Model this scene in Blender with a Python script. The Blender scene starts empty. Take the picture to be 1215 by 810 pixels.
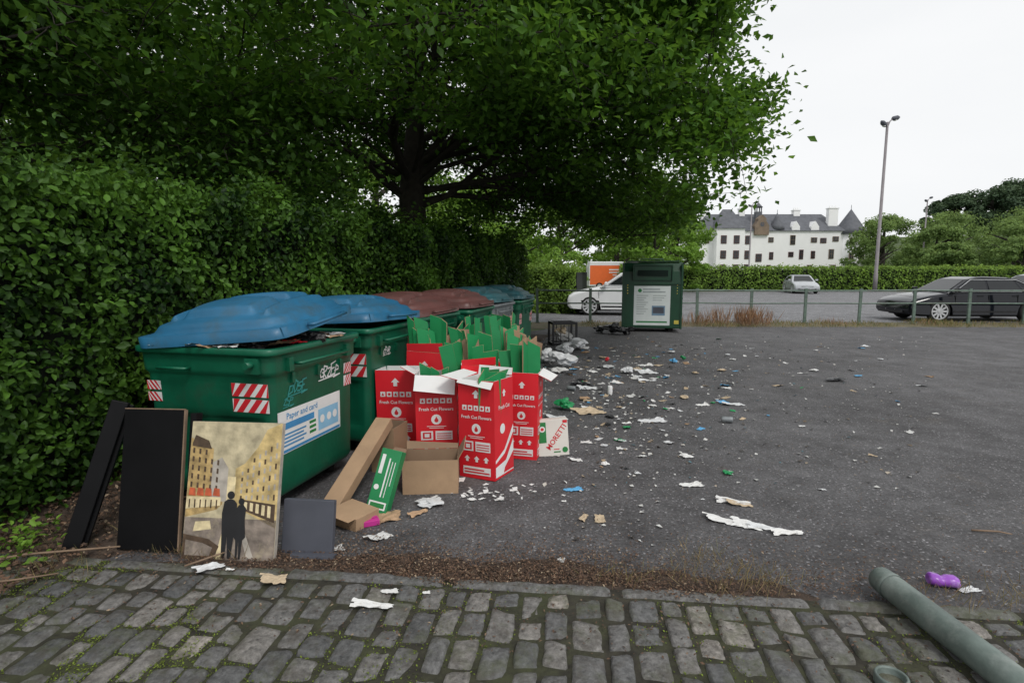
import bpy, bmesh, math, random
import numpy as np
from mathutils import Vector, Matrix, noise
random.seed(7); rng=np.random.default_rng(7)
scene=bpy.context.scene; col=scene.collection
rad=math.radians
scene.view_settings.view_transform='Standard'; scene.view_settings.look='None'; scene.view_settings.exposure=0

# ------------------------------------------------------------------ materials
def mat(name,c,rough=.6,var=.15,scale=6,bump=0,bscale=60,dirt=None,damt=.5,dscale=3,metal=0,rnd=0,spec=.5):
    m=bpy.data.materials.new(name); m.use_nodes=True; nt=m.node_tree; N=nt.nodes; L=nt.links
    b=N['Principled BSDF']; b.inputs['Roughness'].default_value=rough; b.inputs['Metallic'].default_value=metal
    b.inputs['Specular IOR Level'].default_value=spec
    tc=N.new('ShaderNodeTexCoord')
    n1=N.new('ShaderNodeTexNoise'); n1.inputs['Scale'].default_value=scale; n1.inputs['Detail'].default_value=5
    L.new(tc.outputs['Object'],n1.inputs['Vector'])
    r=N.new('ShaderNodeValToRGB'); r.color_ramp.elements[0].position=.3; r.color_ramp.elements[1].position=.7
    r.color_ramp.elements[0].color=(*[max(0,x*(1-var)) for x in c],1); r.color_ramp.elements[1].color=(*[min(1,x*(1+var)) for x in c],1)
    L.new(n1.outputs['Fac'],r.inputs['Fac']); out=r.outputs['Color']
    if dirt:
        n2=N.new('ShaderNodeTexNoise'); n2.inputs['Scale'].default_value=dscale; n2.inputs['Detail'].default_value=8; n2.inputs['Roughness'].default_value=.7
        L.new(tc.outputs['Object'],n2.inputs['Vector'])
        r2=N.new('ShaderNodeValToRGB'); r2.color_ramp.elements[0].position=.62-.3*damt; r2.color_ramp.elements[1].position=.78-.1*damt
        L.new(n2.outputs['Fac'],r2.inputs['Fac'])
        mx=N.new('ShaderNodeMix'); mx.data_type='RGBA'; mx.inputs['B'].default_value=(*dirt,1)
        mul=N.new('ShaderNodeMath'); mul.operation='MULTIPLY'; mul.inputs[1].default_value=min(1,damt+.3)
        L.new(r2.outputs['Color'],mul.inputs[0]); L.new(mul.outputs[0],mx.inputs['Factor']); L.new(out,mx.inputs['A']); out=mx.outputs['Result']
    if rnd:
        oi=N.new('ShaderNodeObjectInfo'); hs=N.new('ShaderNodeHueSaturation')
        mr=N.new('ShaderNodeMapRange'); mr.inputs['To Min'].default_value=1-rnd; mr.inputs['To Max'].default_value=1+rnd
        L.new(oi.outputs['Random'],mr.inputs['Value']); L.new(mr.outputs[0],hs.inputs['Value']); L.new(out,hs.inputs['Color']); out=hs.outputs['Color']
    L.new(out,b.inputs['Base Color'])
    if bump:
        n3=N.new('ShaderNodeTexNoise'); n3.inputs['Scale'].default_value=bscale; n3.inputs['Detail'].default_value=4
        L.new(tc.outputs['Object'],n3.inputs['Vector'])
        bp=N.new('ShaderNodeBump'); bp.inputs['Strength'].default_value=bump; bp.inputs['Distance'].default_value=.01
        L.new(n3.outputs['Fac'],bp.inputs['Height']); L.new(bp.outputs[0],b.inputs['Normal'])
    return m

def leafmat(name,dark,light,trans=.3,rough=.45):
    m=bpy.data.materials.new(name); m.use_nodes=True; nt=m.node_tree; N=nt.nodes; L=nt.links
    b=N['Principled BSDF']; b.inputs['Roughness'].default_value=rough; b.inputs['Specular IOR Level'].default_value=.25
    a=N.new('ShaderNodeAttribute'); a.attribute_name='tint'
    r=N.new('ShaderNodeValToRGB'); r.color_ramp.elements[0].color=(*dark,1); r.color_ramp.elements[1].color=(*light,1)
    L.new(a.outputs['Fac'],r.inputs['Fac']); L.new(r.outputs['Color'],b.inputs['Base Color'])
    t=N.new('ShaderNodeBsdfTranslucent'); hs=N.new('ShaderNodeHueSaturation'); hs.inputs['Value'].default_value=1.5; hs.inputs['Hue'].default_value=.48
    L.new(r.outputs['Color'],hs.inputs['Color']); L.new(hs.outputs['Color'],t.inputs['Color'])
    ms=N.new('ShaderNodeMixShader'); ms.inputs[0].default_value=trans
    L.new(b.outputs[0],ms.inputs[1]); L.new(t.outputs[0],ms.inputs[2]); L.new(ms.outputs[0],N['Material Output'].inputs['Surface'])
    return m

def tintmat(name,stops,rough=.8,bump=0,nz=.3,nscale=30,moss=None,stain=None):
    m=bpy.data.materials.new(name); m.use_nodes=True; nt=m.node_tree; N=nt.nodes; L=nt.links
    b=N['Principled BSDF']; b.inputs['Roughness'].default_value=rough
    a=N.new('ShaderNodeAttribute'); a.attribute_name='tint'
    r=N.new('ShaderNodeValToRGB')
    while len(r.color_ramp.elements)<len(stops): r.color_ramp.elements.new(.5)
    for i,(p,c) in enumerate(stops):
        r.color_ramp.elements[i].position=p; r.color_ramp.elements[i].color=(*c,1)
    L.new(a.outputs['Fac'],r.inputs['Fac'])
    tc=N.new('ShaderNodeTexCoord'); n=N.new('ShaderNodeTexNoise'); n.inputs['Scale'].default_value=nscale; n.inputs['Detail'].default_value=7; n.inputs['Roughness'].default_value=.75
    L.new(tc.outputs['Object'],n.inputs['Vector'])
    mr=N.new('ShaderNodeMapRange'); mr.inputs['From Min'].default_value=.3; mr.inputs['From Max'].default_value=.7; mr.inputs['To Min'].default_value=1-nz; mr.inputs['To Max'].default_value=1+nz
    L.new(n.outputs['Fac'],mr.inputs['Value'])
    hs=N.new('ShaderNodeHueSaturation'); L.new(mr.outputs[0],hs.inputs['Value']); L.new(r.outputs['Color'],hs.inputs['Color'])
    out=hs.outputs['Color']
    def over(sc,p0,p1,colr,amt,out):
        n2=N.new('ShaderNodeTexNoise'); n2.inputs['Scale'].default_value=sc; n2.inputs['Detail'].default_value=8; n2.inputs['Roughness'].default_value=.75
        L.new(tc.outputs['Object'],n2.inputs['Vector'])
        r2=N.new('ShaderNodeValToRGB'); r2.color_ramp.elements[0].position=p0; r2.color_ramp.elements[1].position=p1
        L.new(n2.outputs['Fac'],r2.inputs['Fac'])
        mx=N.new('ShaderNodeMix'); mx.data_type='RGBA'; mx.inputs['B'].default_value=(*colr,1); mu=N.new('ShaderNodeMath'); mu.operation='MULTIPLY'; mu.inputs[1].default_value=amt
        L.new(r2.outputs['Color'],mu.inputs[0]); L.new(mu.outputs[0],mx.inputs['Factor']); L.new(out,mx.inputs['A']); return mx.outputs['Result']
    if moss: out=over(2.2,.50,.62,moss,.6,out); out=over(9,.50,.62,stain or moss,.55,out)
    L.new(out,b.inputs['Base Color'])
    if bump:
        bp=N.new('ShaderNodeBump'); bp.inputs['Strength'].default_value=bump; bp.inputs['Distance'].default_value=.012
        L.new(n.outputs['Fac'],bp.inputs['Height']); L.new(bp.outputs[0],b.inputs['Normal'])
    return m

# ------------------------------------------------------------------ mesh helpers
def link(ob,parent=None):
    col.objects.link(ob)
    if parent is not None: ob.parent=parent
    return ob
def props(ob,label=None,category=None,group=None,kind=None):
    if label: ob['label']=label
    if category: ob['category']=category
    if group: ob['group']=group
    if kind: ob['kind']=kind
    return ob
def empty(name,loc=(0,0,0),rz=0,**k):
    e=bpy.data.objects.new(name,None); e.location=loc; e.rotation_euler=(0,0,rz); e.empty_display_size=.2; link(e); return props(e,**k)

class MB:
    def __init__(s): s.v=[];s.f=[];s.m=[];s.sm=[]
    def add(s,vs,fs,m=0,M=None,sm=False):
        o=len(s.v)
        if M is not None: vs=[M@Vector(v) for v in vs]
        s.v+= [tuple(v) for v in vs]; s.f+=[tuple(i+o for i in f) for f in fs]
        s.m+=[m]*len(fs); s.sm+=[sm]*len(fs); return s
    def box(s,c,d,m=0,M=None):
        x,y,z=c; a,b,h=d[0]/2,d[1]/2,d[2]/2
        vs=[(x+i*a,y+j*b,z+k*h) for k in(-1,1) for j in(-1,1) for i in(-1,1)]
        return s.add(vs,[(0,2,3,1),(4,5,7,6),(0,1,5,4),(2,6,7,3),(0,4,6,2),(1,3,7,5)],m,M)
    def tube(s,pts,rs,n=10,m=0,M=None,cap=True,sm=True):
        pts=[Vector(p) for p in pts]; vs=[];fs=[]
        if not hasattr(rs,'__len__'): rs=[rs]*len(pts)
        up=None
        for i,p in enumerate(pts):
            t=(pts[min(i+1,len(pts)-1)]-pts[max(i-1,0)]).normalized()
            if up is None: up=Vector((0,0,1)) if abs(t.z)<.9 else Vector((1,0,0))
            a=t.cross(up).normalized(); b=a.cross(t).normalized(); up=b
            for k in range(n):
                w=2*math.pi*k/n; vs.append(p+(a*math.cos(w)+b*math.sin(w))*rs[i])
        for i in range(len(pts)-1):
            for k in range(n):
                k2=(k+1)%n; fs.append((i*n+k,i*n+k2,(i+1)*n+k2,(i+1)*n+k))
        s.add(vs,fs,m,M,sm)
        if cap:
            o=len(s.v)-len(vs); s.f+=[tuple(o+k for k in range(n))[::-1],tuple(o+(len(pts)-1)*n+k for k in range(n))]; s.m+=[m,m]; s.sm+=[False,False]
        return s
    def loft(s,rings,m=0,M=None,sm=False,cap0=True,cap1=True):
        n=len(rings[0]); vs=[v for r in rings for v in r]; fs=[]
        for i in range(len(rings)-1):
            for k in range(n):
                k2=(k+1)%n; fs.append((i*n+k,i*n+k2,(i+1)*n+k2,(i+1)*n+k))
        s.add(vs,fs,m,M,sm); o=len(s.v)-len(vs)
        if cap0: s.f.append(tuple(o+k for k in range(n))[::-1]); s.m.append(m); s.sm.append(False)
        if cap1: s.f.append(tuple(o+(len(rings)-1)*n+k for k in range(n))); s.m.append(m); s.sm.append(False)
        return s
    def mesh(s,name,mats):
        me=bpy.data.meshes.new(name); me.from_pydata(s.v,[],s.f)
        for m in mats: me.materials.append(m)
        me.polygons.foreach_set('material_index',s.m); me.polygons.foreach_set('use_smooth',s.sm); me.update(); return me
    def obj(s,name,mats,parent=None,loc=(0,0,0),rot=(0,0,0),bevel=0,fix=False,**k):
        me=s.mesh(name,mats if isinstance(mats,(list,tuple)) else [mats])
        if fix:
            bm=bmesh.new(); bm.from_mesh(me); bmesh.ops.recalc_face_normals(bm,faces=bm.faces); bm.to_mesh(me); bm.free()
        ob=bpy.data.objects.new(name,me); ob.location=loc; ob.rotation_euler=rot; link(ob,parent); props(ob,**k)
        if bevel:
            md=ob.modifiers.new('b','BEVEL'); md.width=bevel; md.segments=2; md.limit_method='ANGLE'; md.angle_limit=rad(40)
        return ob

_tc={}
def text2(sx,size):
    if sx not in _tc:
        cu=bpy.data.curves.new('t','FONT'); cu.body=sx; cu.size=1; cu.align_x='CENTER'; cu.align_y='CENTER'; cu.resolution_u=2; cu.offset=.012
        ob=bpy.data.objects.new('t',cu); col.objects.link(ob); bpy.context.view_layer.update()
        dg=bpy.context.evaluated_depsgraph_get(); me=bpy.data.meshes.new_from_object(ob.evaluated_get(dg))
        _tc[sx]=([(v.co.x,v.co.y) for v in me.vertices],[tuple(p.vertices) for p in me.polygons])
        bpy.data.objects.remove(ob); bpy.data.curves.remove(cu); bpy.data.meshes.remove(me)
    v,f=_tc[sx]; return [(a*size,b*size) for a,b in v],f
class P2:
    """flat print, mapped onto a surface"""
    def __init__(s): s.it=[]
    def poly(s,pts,m,l=1): s.it.append((pts,[tuple(range(len(pts)))],m,l)); return s
    def rect(s,x0,y0,x1,y1,m,l=1): return s.poly([(x0,y0),(x1,y0),(x1,y1),(x0,y1)],m,l)
    def circ(s,x,y,r,m,l=1,n=16): return s.poly([(x+r*math.cos(2*math.pi*k/n),y+r*math.sin(2*math.pi*k/n)) for k in range(n)],m,l)
    def text(s,t,x,y,size,m,l=1,rot=0,sx=1):
        v,f=text2(t,size); c,q=math.cos(rot),math.sin(rot)
        s.it.append(([(x+a*sx*c-b*q,y+a*sx*q+b*c) for a,b in v],f,m,l)); return s
    def ribbon(s,pts,w,m,l=1):
        for (x0,y0),(x1,y1) in zip(pts,pts[1:]):
            d=math.hypot(x1-x0,y1-y0) or 1; ux,uy=(x1-x0)/d,(y1-y0)/d; nx,ny=-uy*w/2,ux*w/2; e=w*.35
            s.poly([(x0-ux*e+nx,y0-uy*e+ny),(x0-ux*e-nx,y0-uy*e-ny),(x1+ux*e-nx,y1+uy*e-ny),(x1+ux*e+nx,y1+uy*e+ny)],m,l); l+=.13
        return s
    def to(s,mb,fn,step=.0012):
        for v,f,m,l in s.it: mb.add([fn(a,b,l*step) for a,b in v],f,m)
        return mb

def leaf_cloud(name,P,size,N,mt,tint,parent=None,hexa=False,width=.6,A=None,fold=.12,**k):
    n=len(P); N=N/np.linalg.norm(N,axis=1,keepdims=True)
    if A is None: A=rng.normal(size=(n,3))
    A=A-(A*N).sum(1,keepdims=True)*N; A/=np.linalg.norm(A,axis=1,keepdims=True)+1e-9
    B=np.cross(N,A); s=np.asarray(size).reshape(-1,1)*np.ones((n,1)); w=s*width
    if hexa:
        pts=[-.5*A*s,-.18*A*s+.45*B*w+fold*N*s,.2*A*s+.36*B*w+fold*.7*N*s,.5*A*s-.05*N*s,.2*A*s-.36*B*w+fold*.7*N*s,-.18*A*s-.45*B*w+fold*N*s]
        fl=np.array([0,1,2,3,0,3,4,5]); nf=2; nv=4
    else:
        pts=[-.5*A*s,.5*B*w+fold*N*s,.5*A*s,-.5*B*w+fold*N*s]; fl=np.array([0,1,2,0,2,3]); nf=2; nv=3
    K=len(pts); V=np.stack([P+q for q in pts],1).reshape(-1,3)
    idx=(fl[None,:]+np.arange(n)[:,None]*K).ravel()
    me=bpy.data.meshes.new(name); me.vertices.add(len(V)); me.vertices.foreach_set('co',V.astype(np.float32).ravel())
    me.loops.add(len(idx)); me.loops.foreach_set('vertex_index',idx.astype(np.int32))
    me.polygons.add(n*nf); me.polygons.foreach_set('loop_start',(np.arange(n*nf)*nv).astype(np.int32))
    me.update(calc_edges=True)
    at=me.attributes.new('tint','FLOAT','POINT'); at.data.foreach_set('value',np.repeat(np.clip(tint,0,1),K).astype(np.float32))
    me.materials.append(mt)
    ob=bpy.data.objects.new(name,me); link(ob,parent); props(ob,**k); return ob

# ------------------------------------------------------------------ material library
M_green=mat('bin_green',(.004,.10,.052),.38,.2,4,.15,25,dirt=(.03,.06,.04),damt=.3,dscale=5)
M_galv=mat('galvanised',(.25,.27,.28),.5,.2,12,metal=.5,dirt=(.1,.1,.09),damt=.3)
M_blue=mat('lid_blue',(.02,.13,.25),.42,.2,3,.12,40,dirt=(.05,.085,.10),damt=.45,dscale=3.5)
M_brownlid=mat('lid_brown',(.12,.05,.045),.45,.2,3,.12,40,dirt=(.07,.06,.055),damt=.35,dscale=4)
M_teal=mat('lid_teal',(.03,.11,.13),.45,.2,3,.12,40,dirt=(.07,.07,.065),damt=.4,dscale=4)
M_black=mat('black_plastic',(.012,.012,.014),.45,.3,8)
M_dark=mat('dark_void',(.006,.006,.006),.9,.1)
M_red=mat('carton_red',(.70,.014,.025),.5,.10,3,.05,80,dirt=(.42,.01,.02),damt=.2,rnd=.08)
M_white=mat('print_white',(.75,.75,.74),.6,.06,5)
M_redp=mat('print_red',(.6,.02,.03),.5,.05,5)
M_bluep=mat('print_blue',(.05,.25,.5),.5,.1,5)
M_teals=mat('spray_teal',(.03,.26,.24),.5,.1,5)
M_greenp=mat('print_green',(.02,.2,.05),.5,.1,5)
M_card=mat('cardboard',(.38,.25,.15),.85,.15,4,.1,60,dirt=(.24,.15,.09),damt=.25,rnd=.15)
M_cardin=mat('cardboard_inside',(.27,.18,.115),.9,.15,4)
M_cgreen=mat('carton_green',(.012,.25,.08),.5,.12,3,rnd=.15)
M_paper=mat('paper_white',(.70,.70,.69),.75,.1,8,.2,30,dirt=(.38,.35,.31),damt=.4,dscale=8,rnd=.12)
M_tanp=mat('paper_tan',(.48,.38,.26),.8,.15,8,rnd=.2)
M_bagw=mat('plastic_bag_white',(.62,.63,.64),.35,.12,5,.3,25)
M_bagb=mat('plastic_bag_black',(.012,.012,.014),.3,.3,5,.3,25)
M_lblue=mat('paper_blue',(.1,.35,.6),.6,.1,8)
M_pink=mat('card_magenta',(.5,.03,.25),.6,.1,8)
M_purple=mat('wrapper_purple',(.3,.08,.5),.3,.2,8,dirt=(.6,.55,.7),damt=.4,dscale=20)
M_grey=mat('panel_grey',(.07,.075,.095),.6,.15,5)
M_wood=mat('board_edge',(.22,.15,.10),.8,.2,10)
M_blackb=mat('board_black',(.006,.006,.007),.5,.2,5,spec=.15)
M_pole=mat('post_steel',(.13,.165,.15),.5,.25,8,.2,40,dirt=(.28,.31,.29),damt=.5,dscale=7,metal=.2)
M_bark=mat('bark',(.030,.025,.020),.95,.35,9,.8,30)
M_slate=mat('slate',(.10,.105,.12),.7,.2,1.5,.3,8)
M_render=mat('white_render',(.84,.84,.84),.85,.03,.4,dirt=(.7,.7,.69),damt=.1,dscale=.5)
M_stone=mat('sandstone',(.20,.15,.11),.85,.2,1)
M_glass=mat('car_glass',(.012,.014,.016),.05,.1,3)
M_win=mat('window_glass',(.03,.033,.038),.15,.2,2)
M_winred=mat('window_frame_red',(.10,.035,.03),.5,.2,2)
M_tyre=mat('tyre',(.014,.014,.014),.85,.2,20)
M_rim=mat('rim',(.62,.63,.65),.35,.1,5,metal=.2)
M_carblack=mat('paint_black',(.005,.006,.010),.08,.1,3,spec=.42)
M_carwhite=mat('paint_white',(.74,.75,.76),.2,.03,3)
M_carsilver=mat('paint_silver',(.46,.48,.50),.25,.05,3,metal=.3)
M_cargrey=mat('paint_grey',(.22,.23,.25),.2,.05,3,spec=.5)
M_orange=mat('paint_orange',(.80,.15,.03),.4,.05,3)
M_lamp=mat('light_lens',(.7,.7,.68),.15,.05,3)
M_tail=mat('tail_lens',(.35,.01,.01),.2,.05,3)
M_fence=mat('fence_paint',(.11,.16,.13),.5,.3,8,dirt=(.18,.11,.07),damt=.3)
M_lpost=mat('lamp_post_paint',(.22,.20,.21),.6,.15,2)
M_yellow=mat('print_yellow',(.6,.5,.08),.5,.1,5)
M_bank=mat('bank_green',(.005,.050,.022),.4,.2,3,dirt=(.02,.05,.03),damt=.2)
M_hatch=mat('hatch_dark',(.006,.016,.012),.7,.2,3,spec=.2)

# ------------------------------------------------------------------ ground
def asphalt(name,base,lt,spec_scale=90,patch=True):
    m=bpy.data.materials.new(name); m.use_nodes=True; nt=m.node_tree; N=nt.nodes; L=nt.links; b=N['Principled BSDF']
    tc=N.new('ShaderNodeTexCoord')
    def nz(sc,d=6,r=.6):
        n=N.new('ShaderNodeTexNoise'); n.inputs['Scale'].default_value=sc; n.inputs['Detail'].default_value=d; n.inputs['Roughness'].default_value=r; L.new(tc.outputs['Object'],n.inputs['Vector']); return n
    def ramp(src,p0,p1,c0,c1):
        r=N.new('ShaderNodeValToRGB'); r.color_ramp.elements[0].position=p0; r.color_ramp.elements[1].position=p1
        r.color_ramp.elements[0].color=(*c0,1); r.color_ramp.elements[1].color=(*c1,1); L.new(src,r.inputs['Fac']); return r.outputs['Color']
    def mix(f,a,bb,mode='MIX'):
        x=N.new('ShaderNodeMix'); x.data_type='RGBA'; x.blend_type=mode
        if isinstance(f,float): x.inputs['Factor'].default_value=f
        else: L.new(f,x.inputs['Factor'])
        L.new(a,x.inputs['A'])
        if isinstance(bb,tuple): x.inputs['B'].default_value=(*bb,1)
        else: L.new(bb,x.inputs['B'])
        return x.outputs['Result']
    c=ramp(nz(.55,9,.7).outputs['Fac'],.36,.66,base,lt)
    st=ramp(nz(2.2,9,.8).outputs['Fac'],.35,.65,(.66,.66,.66),(1.18,1.18,1.18)); c=mix(1.0,c,st,'MULTIPLY')
    fine=ramp(nz(48,5,.85).outputs['Fac'],.34,.66,(.2,.2,.2),(1.3,1.3,1.3))
    c=mix(.9,c,fine,'MULTIPLY')
    v=N.new('ShaderNodeTexVoronoi'); v.inputs['Scale'].default_value=spec_scale; L.new(tc.outputs['Object'],v.inputs['Vector'])
    sp=ramp(v.outputs['Color'],.80,.95,(0,0,0),(1,1,1))
    c=mix(sp,c,tuple(x*2.0 for x in lt))
    dz=ramp(nz(1.6,9,.75).outputs['Fac'],.57,.72,(0,0,0),(.45,.45,.45))
    c=mix(dz,c,(.12,.10,.08))
    v2=N.new('ShaderNodeTexVoronoi'); v2.inputs['Scale'].default_value=14; L.new(tc.outputs['Object'],v2.inputs['Vector'])
    gr=ramp(v2.outputs['Distance'],.03,.055,(.75,.75,.75),(0,0,0))
    g2=ramp(nz(5,3,.6).outputs['Fac'],.52,.58,(0,0,0),(1,1,1))
    gg=mix(1.0,gr,g2,'MULTIPLY')
    c=mix(gg,c,(.35,.33,.29))
    L.new(c,b.inputs['Base Color']); b.inputs['Roughness'].default_value=.85
    bp=N.new('ShaderNodeBump'); bp.inputs['Strength'].default_value=.6; bp.inputs['Distance'].default_value=.008
    L.new(nz(90,3,.7).outputs['Fac'],bp.inputs['Height']); L.new(bp.outputs[0],b.inputs['Normal'])
    return m
M_asph=asphalt('asphalt',(.083,.080,.083),(.143,.140,.146))
M_asph2=asphalt('asphalt_far',(.18,.18,.19),(.24,.24,.25),30)
M_grass=mat('grass_ground',(.07,.11,.03),.9,.4,.6,.3,8,dirt=(.14,.12,.06),damt=.4,dscale=1)
M_soil=mat('soil',(.055,.038,.028),.95,.5,12,.9,40,dirt=(.11,.075,.05),damt=.4,dscale=14)
M_joint=mat('joint_earth',(.030,.027,.019),.95,.5,12,.9,40,dirt=(.05,.06,.02),damt=.6,dscale=3)
M_verge=mat('verge',(.12,.10,.06),.95,.4,3,.6,20,dirt=(.08,.11,.035),damt=.5,dscale=2)

def sheet(name,pts,z,m,label=None,**k):
    mb=MB(); mb.add([(x,y,z) for x,y in pts],[tuple(range(len(pts)))]); return mb.obj(name,m,kind='structure',label=label,category=name.replace('_',' '))
sheet('ground',[(-500,-60),(500,-60),(500,700),(-500,700)],-.012,M_grass,'grassy ground reaching the horizon')
KD=Vector((.9945,-.104,0)); KN=Vector((.104,.9945,0)); K0=Vector((0,2.80,0))
def kp(a,b): p=K0+KD*a+KN*b; return (p.x,p.y)
sheet('asphalt_car_park',[kp(-2.8,-.04),kp(40,-.04),(40,16.2),(1.5,16.6),(-1.2,13)],0,M_asph,'worn grey asphalt car park littered with rubbish')
sheet('far_car_park_road',[(-2,18.2),(2,18.1),(75,17.2),(75,45.5),(0,46)],0,M_asph2,'lighter grey asphalt road beyond the railing')
sheet('verge',[(-1,16.0),(40,16.0),(75,17.6),(-1,18.6)],-.004,M_verge,'strip of dry grass and weeds below the railing')
sheet('sett_bedding',[kp(-9,-.04),kp(12,-.04),kp(12,-4.2),kp(-9,-4.2)],.004,M_joint,'dark earth between the stone setts')

# setts
def setts():
    V=[];F=[];T=[]; g=9
    a=-4.6
    while a<5.6:
        w=random.uniform(.105,.158); b=-.125-random.uniform(0,.012)
        first=True
        while b>-2.6:
            l=random.uniform(.14,.27); 
            if first: l*=random.uniform(.6,1); first=False
            gp=random.uniform(.004,.010)
            x0,x1=a+gp*.8,a+w-gp*.8; y1,y0=b-gp,b-l+gp
            t=random.random(); hz=.016+random.uniform(-.008,.008); tx,ty=random.uniform(-.008,.008),random.uniform(-.007,.007); sk=random.uniform(-.010,.010)
            o=len(V); sd=random.random()*50
            for j in range(g):
                for i in range(g):
                    u=i/(g-1)*2-1; v=j/(g-1)*2-1
                    uu=math.copysign(abs(u)**.62,u); vv=math.copysign(abs(v)**.62,v)
                    px=(x0+x1)/2+uu*(x1-x0)/2*(1-.07*abs(vv)**7); py=(y0+y1)/2+vv*(y1-y0)/2*(1-.05*abs(uu)**7)+sk*uu
                    e=max(abs(u),abs(v)); z=hz+tx*u+ty*v
                    z-=.006*(u*u+v*v)*.6
                    if e>.99: z=-.01
                    elif e>.7: z-=.003
                    n=noise.noise(Vector((px*16,py*16,sd)))*.008; n2=noise.noise(Vector((px*13+40,py*13,sd*.3)))*.008
                    n3=noise.noise(Vector((px*38,py*38,sd)))*.0055
                    p=K0+KD*(px+n2+n3*.6)+KN*(py+n); V.append((p.x,p.y,z+n*.7+n3 if e<.99 else z)); T.append(t)
            for j in range(g-1):
                for i in range(g-1): F.append((o+j*g+i,o+j*g+i+1,o+(j+1)*g+i+1,o+(j+1)*g+i))
            b-=l
        a+=w
    a=-9.
    while a<9:
        l=random.uniform(.45,.95); t=.3+random.random()*.4; o=len(V); nx=20; ny=7; hz=.020+random.uniform(-.004,.004)
        for j in range(ny):
            for i in range(nx):
                u=i/(nx-1); v=j/(ny-1); px=a+.004+u*(l-.008); py=-.118+v*.090
                e=min(u*nx/2,(1-u)*nx/2,v*ny/2,(1-v)*ny/2)
                z=hz if e>.4 else -.01
                if .4<e<.9: z-=.003
                n=noise.noise(Vector((px*8,py*20,3)))*.014
                p=K0+KD*px+KN*(py+n*.9); V.append((p.x,p.y,z+n*.5)); T.append(t)
        for j in range(ny-1):
            for i in range(nx-1): F.append((o+j*nx+i,o+j*nx+i+1,o+(j+1)*nx+i+1,o+(j+1)*nx+i))
        a+=l
    me=bpy.data.meshes.new('sett_paving'); me.from_pydata(V,[],F); me.polygons.foreach_set('use_smooth',[True]*len(F))
    at=me.attributes.new('tint','FLOAT','POINT'); at.data.foreach_set('value',T)
    me.materials.append(tintmat('sett_stone',[(0,(.088,.090,.092)),(.4,(.128,.127,.126)),(.75,(.165,.158,.150)),(.93,(.20,.188,.175)),(1,(.32,.29,.26))],.62,1.0,.75,30,moss=(.075,.085,.032),stain=(.070,.060,.048)))
    ob=bpy.data.objects.new('sett_paving',me); link(ob); props(ob,'dark grey stone setts edged by a flush kerb','paving',kind='structure')
setts()

def bump_sheet(name,poly_fn,nx,ny,amp,m,label,z0=.02):
    V=[];F=[]
    for j in range(ny+1):
        for i in range(nx+1):
            u=i/nx; v=j/ny; x,y=poly_fn(u,v); e=min(u,1-u,v,1-v)
            z=(z0+amp*noise.noise(Vector((x*3,y*3,1)))+amp*.5*noise.noise(Vector((x*11,y*11,5))))*min(1,e*9)-(.012 if e<.001 else 0)
            V.append((x,y,z))
    for j in range(ny):
        for i in range(nx): o=j*(nx+1)+i; F.append((o,o+1,o+nx+2,o+nx+1))
    me=bpy.data.meshes.new(name); me.from_pydata(V,[],F); me.polygons.foreach_set('use_smooth',[True]*len(F)); me.materials.append(m)
    ob=bpy.data.objects.new(name,me); link(ob); props(ob,label,name.replace('_',' '),kind='structure')
def soilmap(u,v):
    y=2.55+v*12; xl=-5+.28*(y-3.7); xr=-2.05+.28*(y-3.2) if y>3.2 else -2.05-(3.2-y)*1.1
    xr+= .12*noise.noise(Vector((y*2,0,0)))
    return xl+(xr-xl)*u,y
bump_sheet('soil_bed',soilmap,60,200,.03,M_soil,'brown earth and leaf litter at the hedge foot',.035)
def dirtmap(u,v):
    a=-2.0+u*3.6; w=.26*(1-abs(u*2-1)**4)+.12*noise.noise(Vector((a*2.6,0,0)))+.05*noise.noise(Vector((a*11,3,0))); b=-.05+v*max(.04,w); return kp(a,b)
bump_sheet('dirt_drift',dirtmap,200,16,.012,M_soil,'drift of brown dirt along the kerb',.009)

# ------------------------------------------------------------------ leaf litter, grit, weeds (stuff)
M_litter=tintmat('dead_leaf',[(0,(.05,.03,.02)),(.5,(.11,.062,.038)),(.85,(.17,.10,.06)),(1,(.32,.25,.17))],.8,0,.2)
def up(n,j=.3): N=rng.normal(size=(n,3))*j; N[:,2]=1; return N
n=17000; a=rng.normal(-.25,1.05,n); b=np.abs(rng.normal(0,.19,n))-.05+.07*np.sin(a*5)*rng.random(n); b[:3600]=rng.uniform(-.6,.6,3600); a[:3600]=rng.uniform(-2.6,3.2,3600)
P=np.array([[*kp(x,y),.014+random.random()*.012] for x,y in zip(a,b)])
leaf_cloud('leaf_litter',P,rng.uniform(.006,.022,n),up(n,.4),M_litter,rng.random(n)**1.3,width=.45,label='brown dead leaves and twig bits along the kerb',category='leaf litter',kind='stuff')
n=9000; v=rng.random(n)**1.5; yy=2.6+v*8; xx=-2.3+.28*(yy-3.2)-rng.random(n)*1.2
P=np.stack([xx,yy,np.full(n,.055)],1)
leaf_cloud('hedge_leaf_litter',P,rng.uniform(.012,.04,n),up(n,.6),M_litter,rng.random(n)**1.4,label='brown dead leaves lying on the soil under the hedge',category='leaf litter',kind='stuff')
M_fleck=tintmat('flecks',[(0,(.50,.50,.48)),(.45,(.58,.58,.56)),(.6,(.35,.27,.18)),(.75,(.1,.08,.06)),(.9,(.05,.05,.05)),(1,(.1,.25,.3))],.8,0,.1)
n=3000
yy=np.concatenate([rng.uniform(4,14,1200),rng.normal(8.5,2.6,1800)]); th=np.concatenate([rng.uniform(.0,.75,1200),np.clip(rng.normal(.20,.11,1800),.06,.6)])
P=np.stack([yy*th,yy,np.full(n,.008)],1); P=P[(P[:,1]>3.1)&(P[:,1]<16)]; n=len(P)
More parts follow.
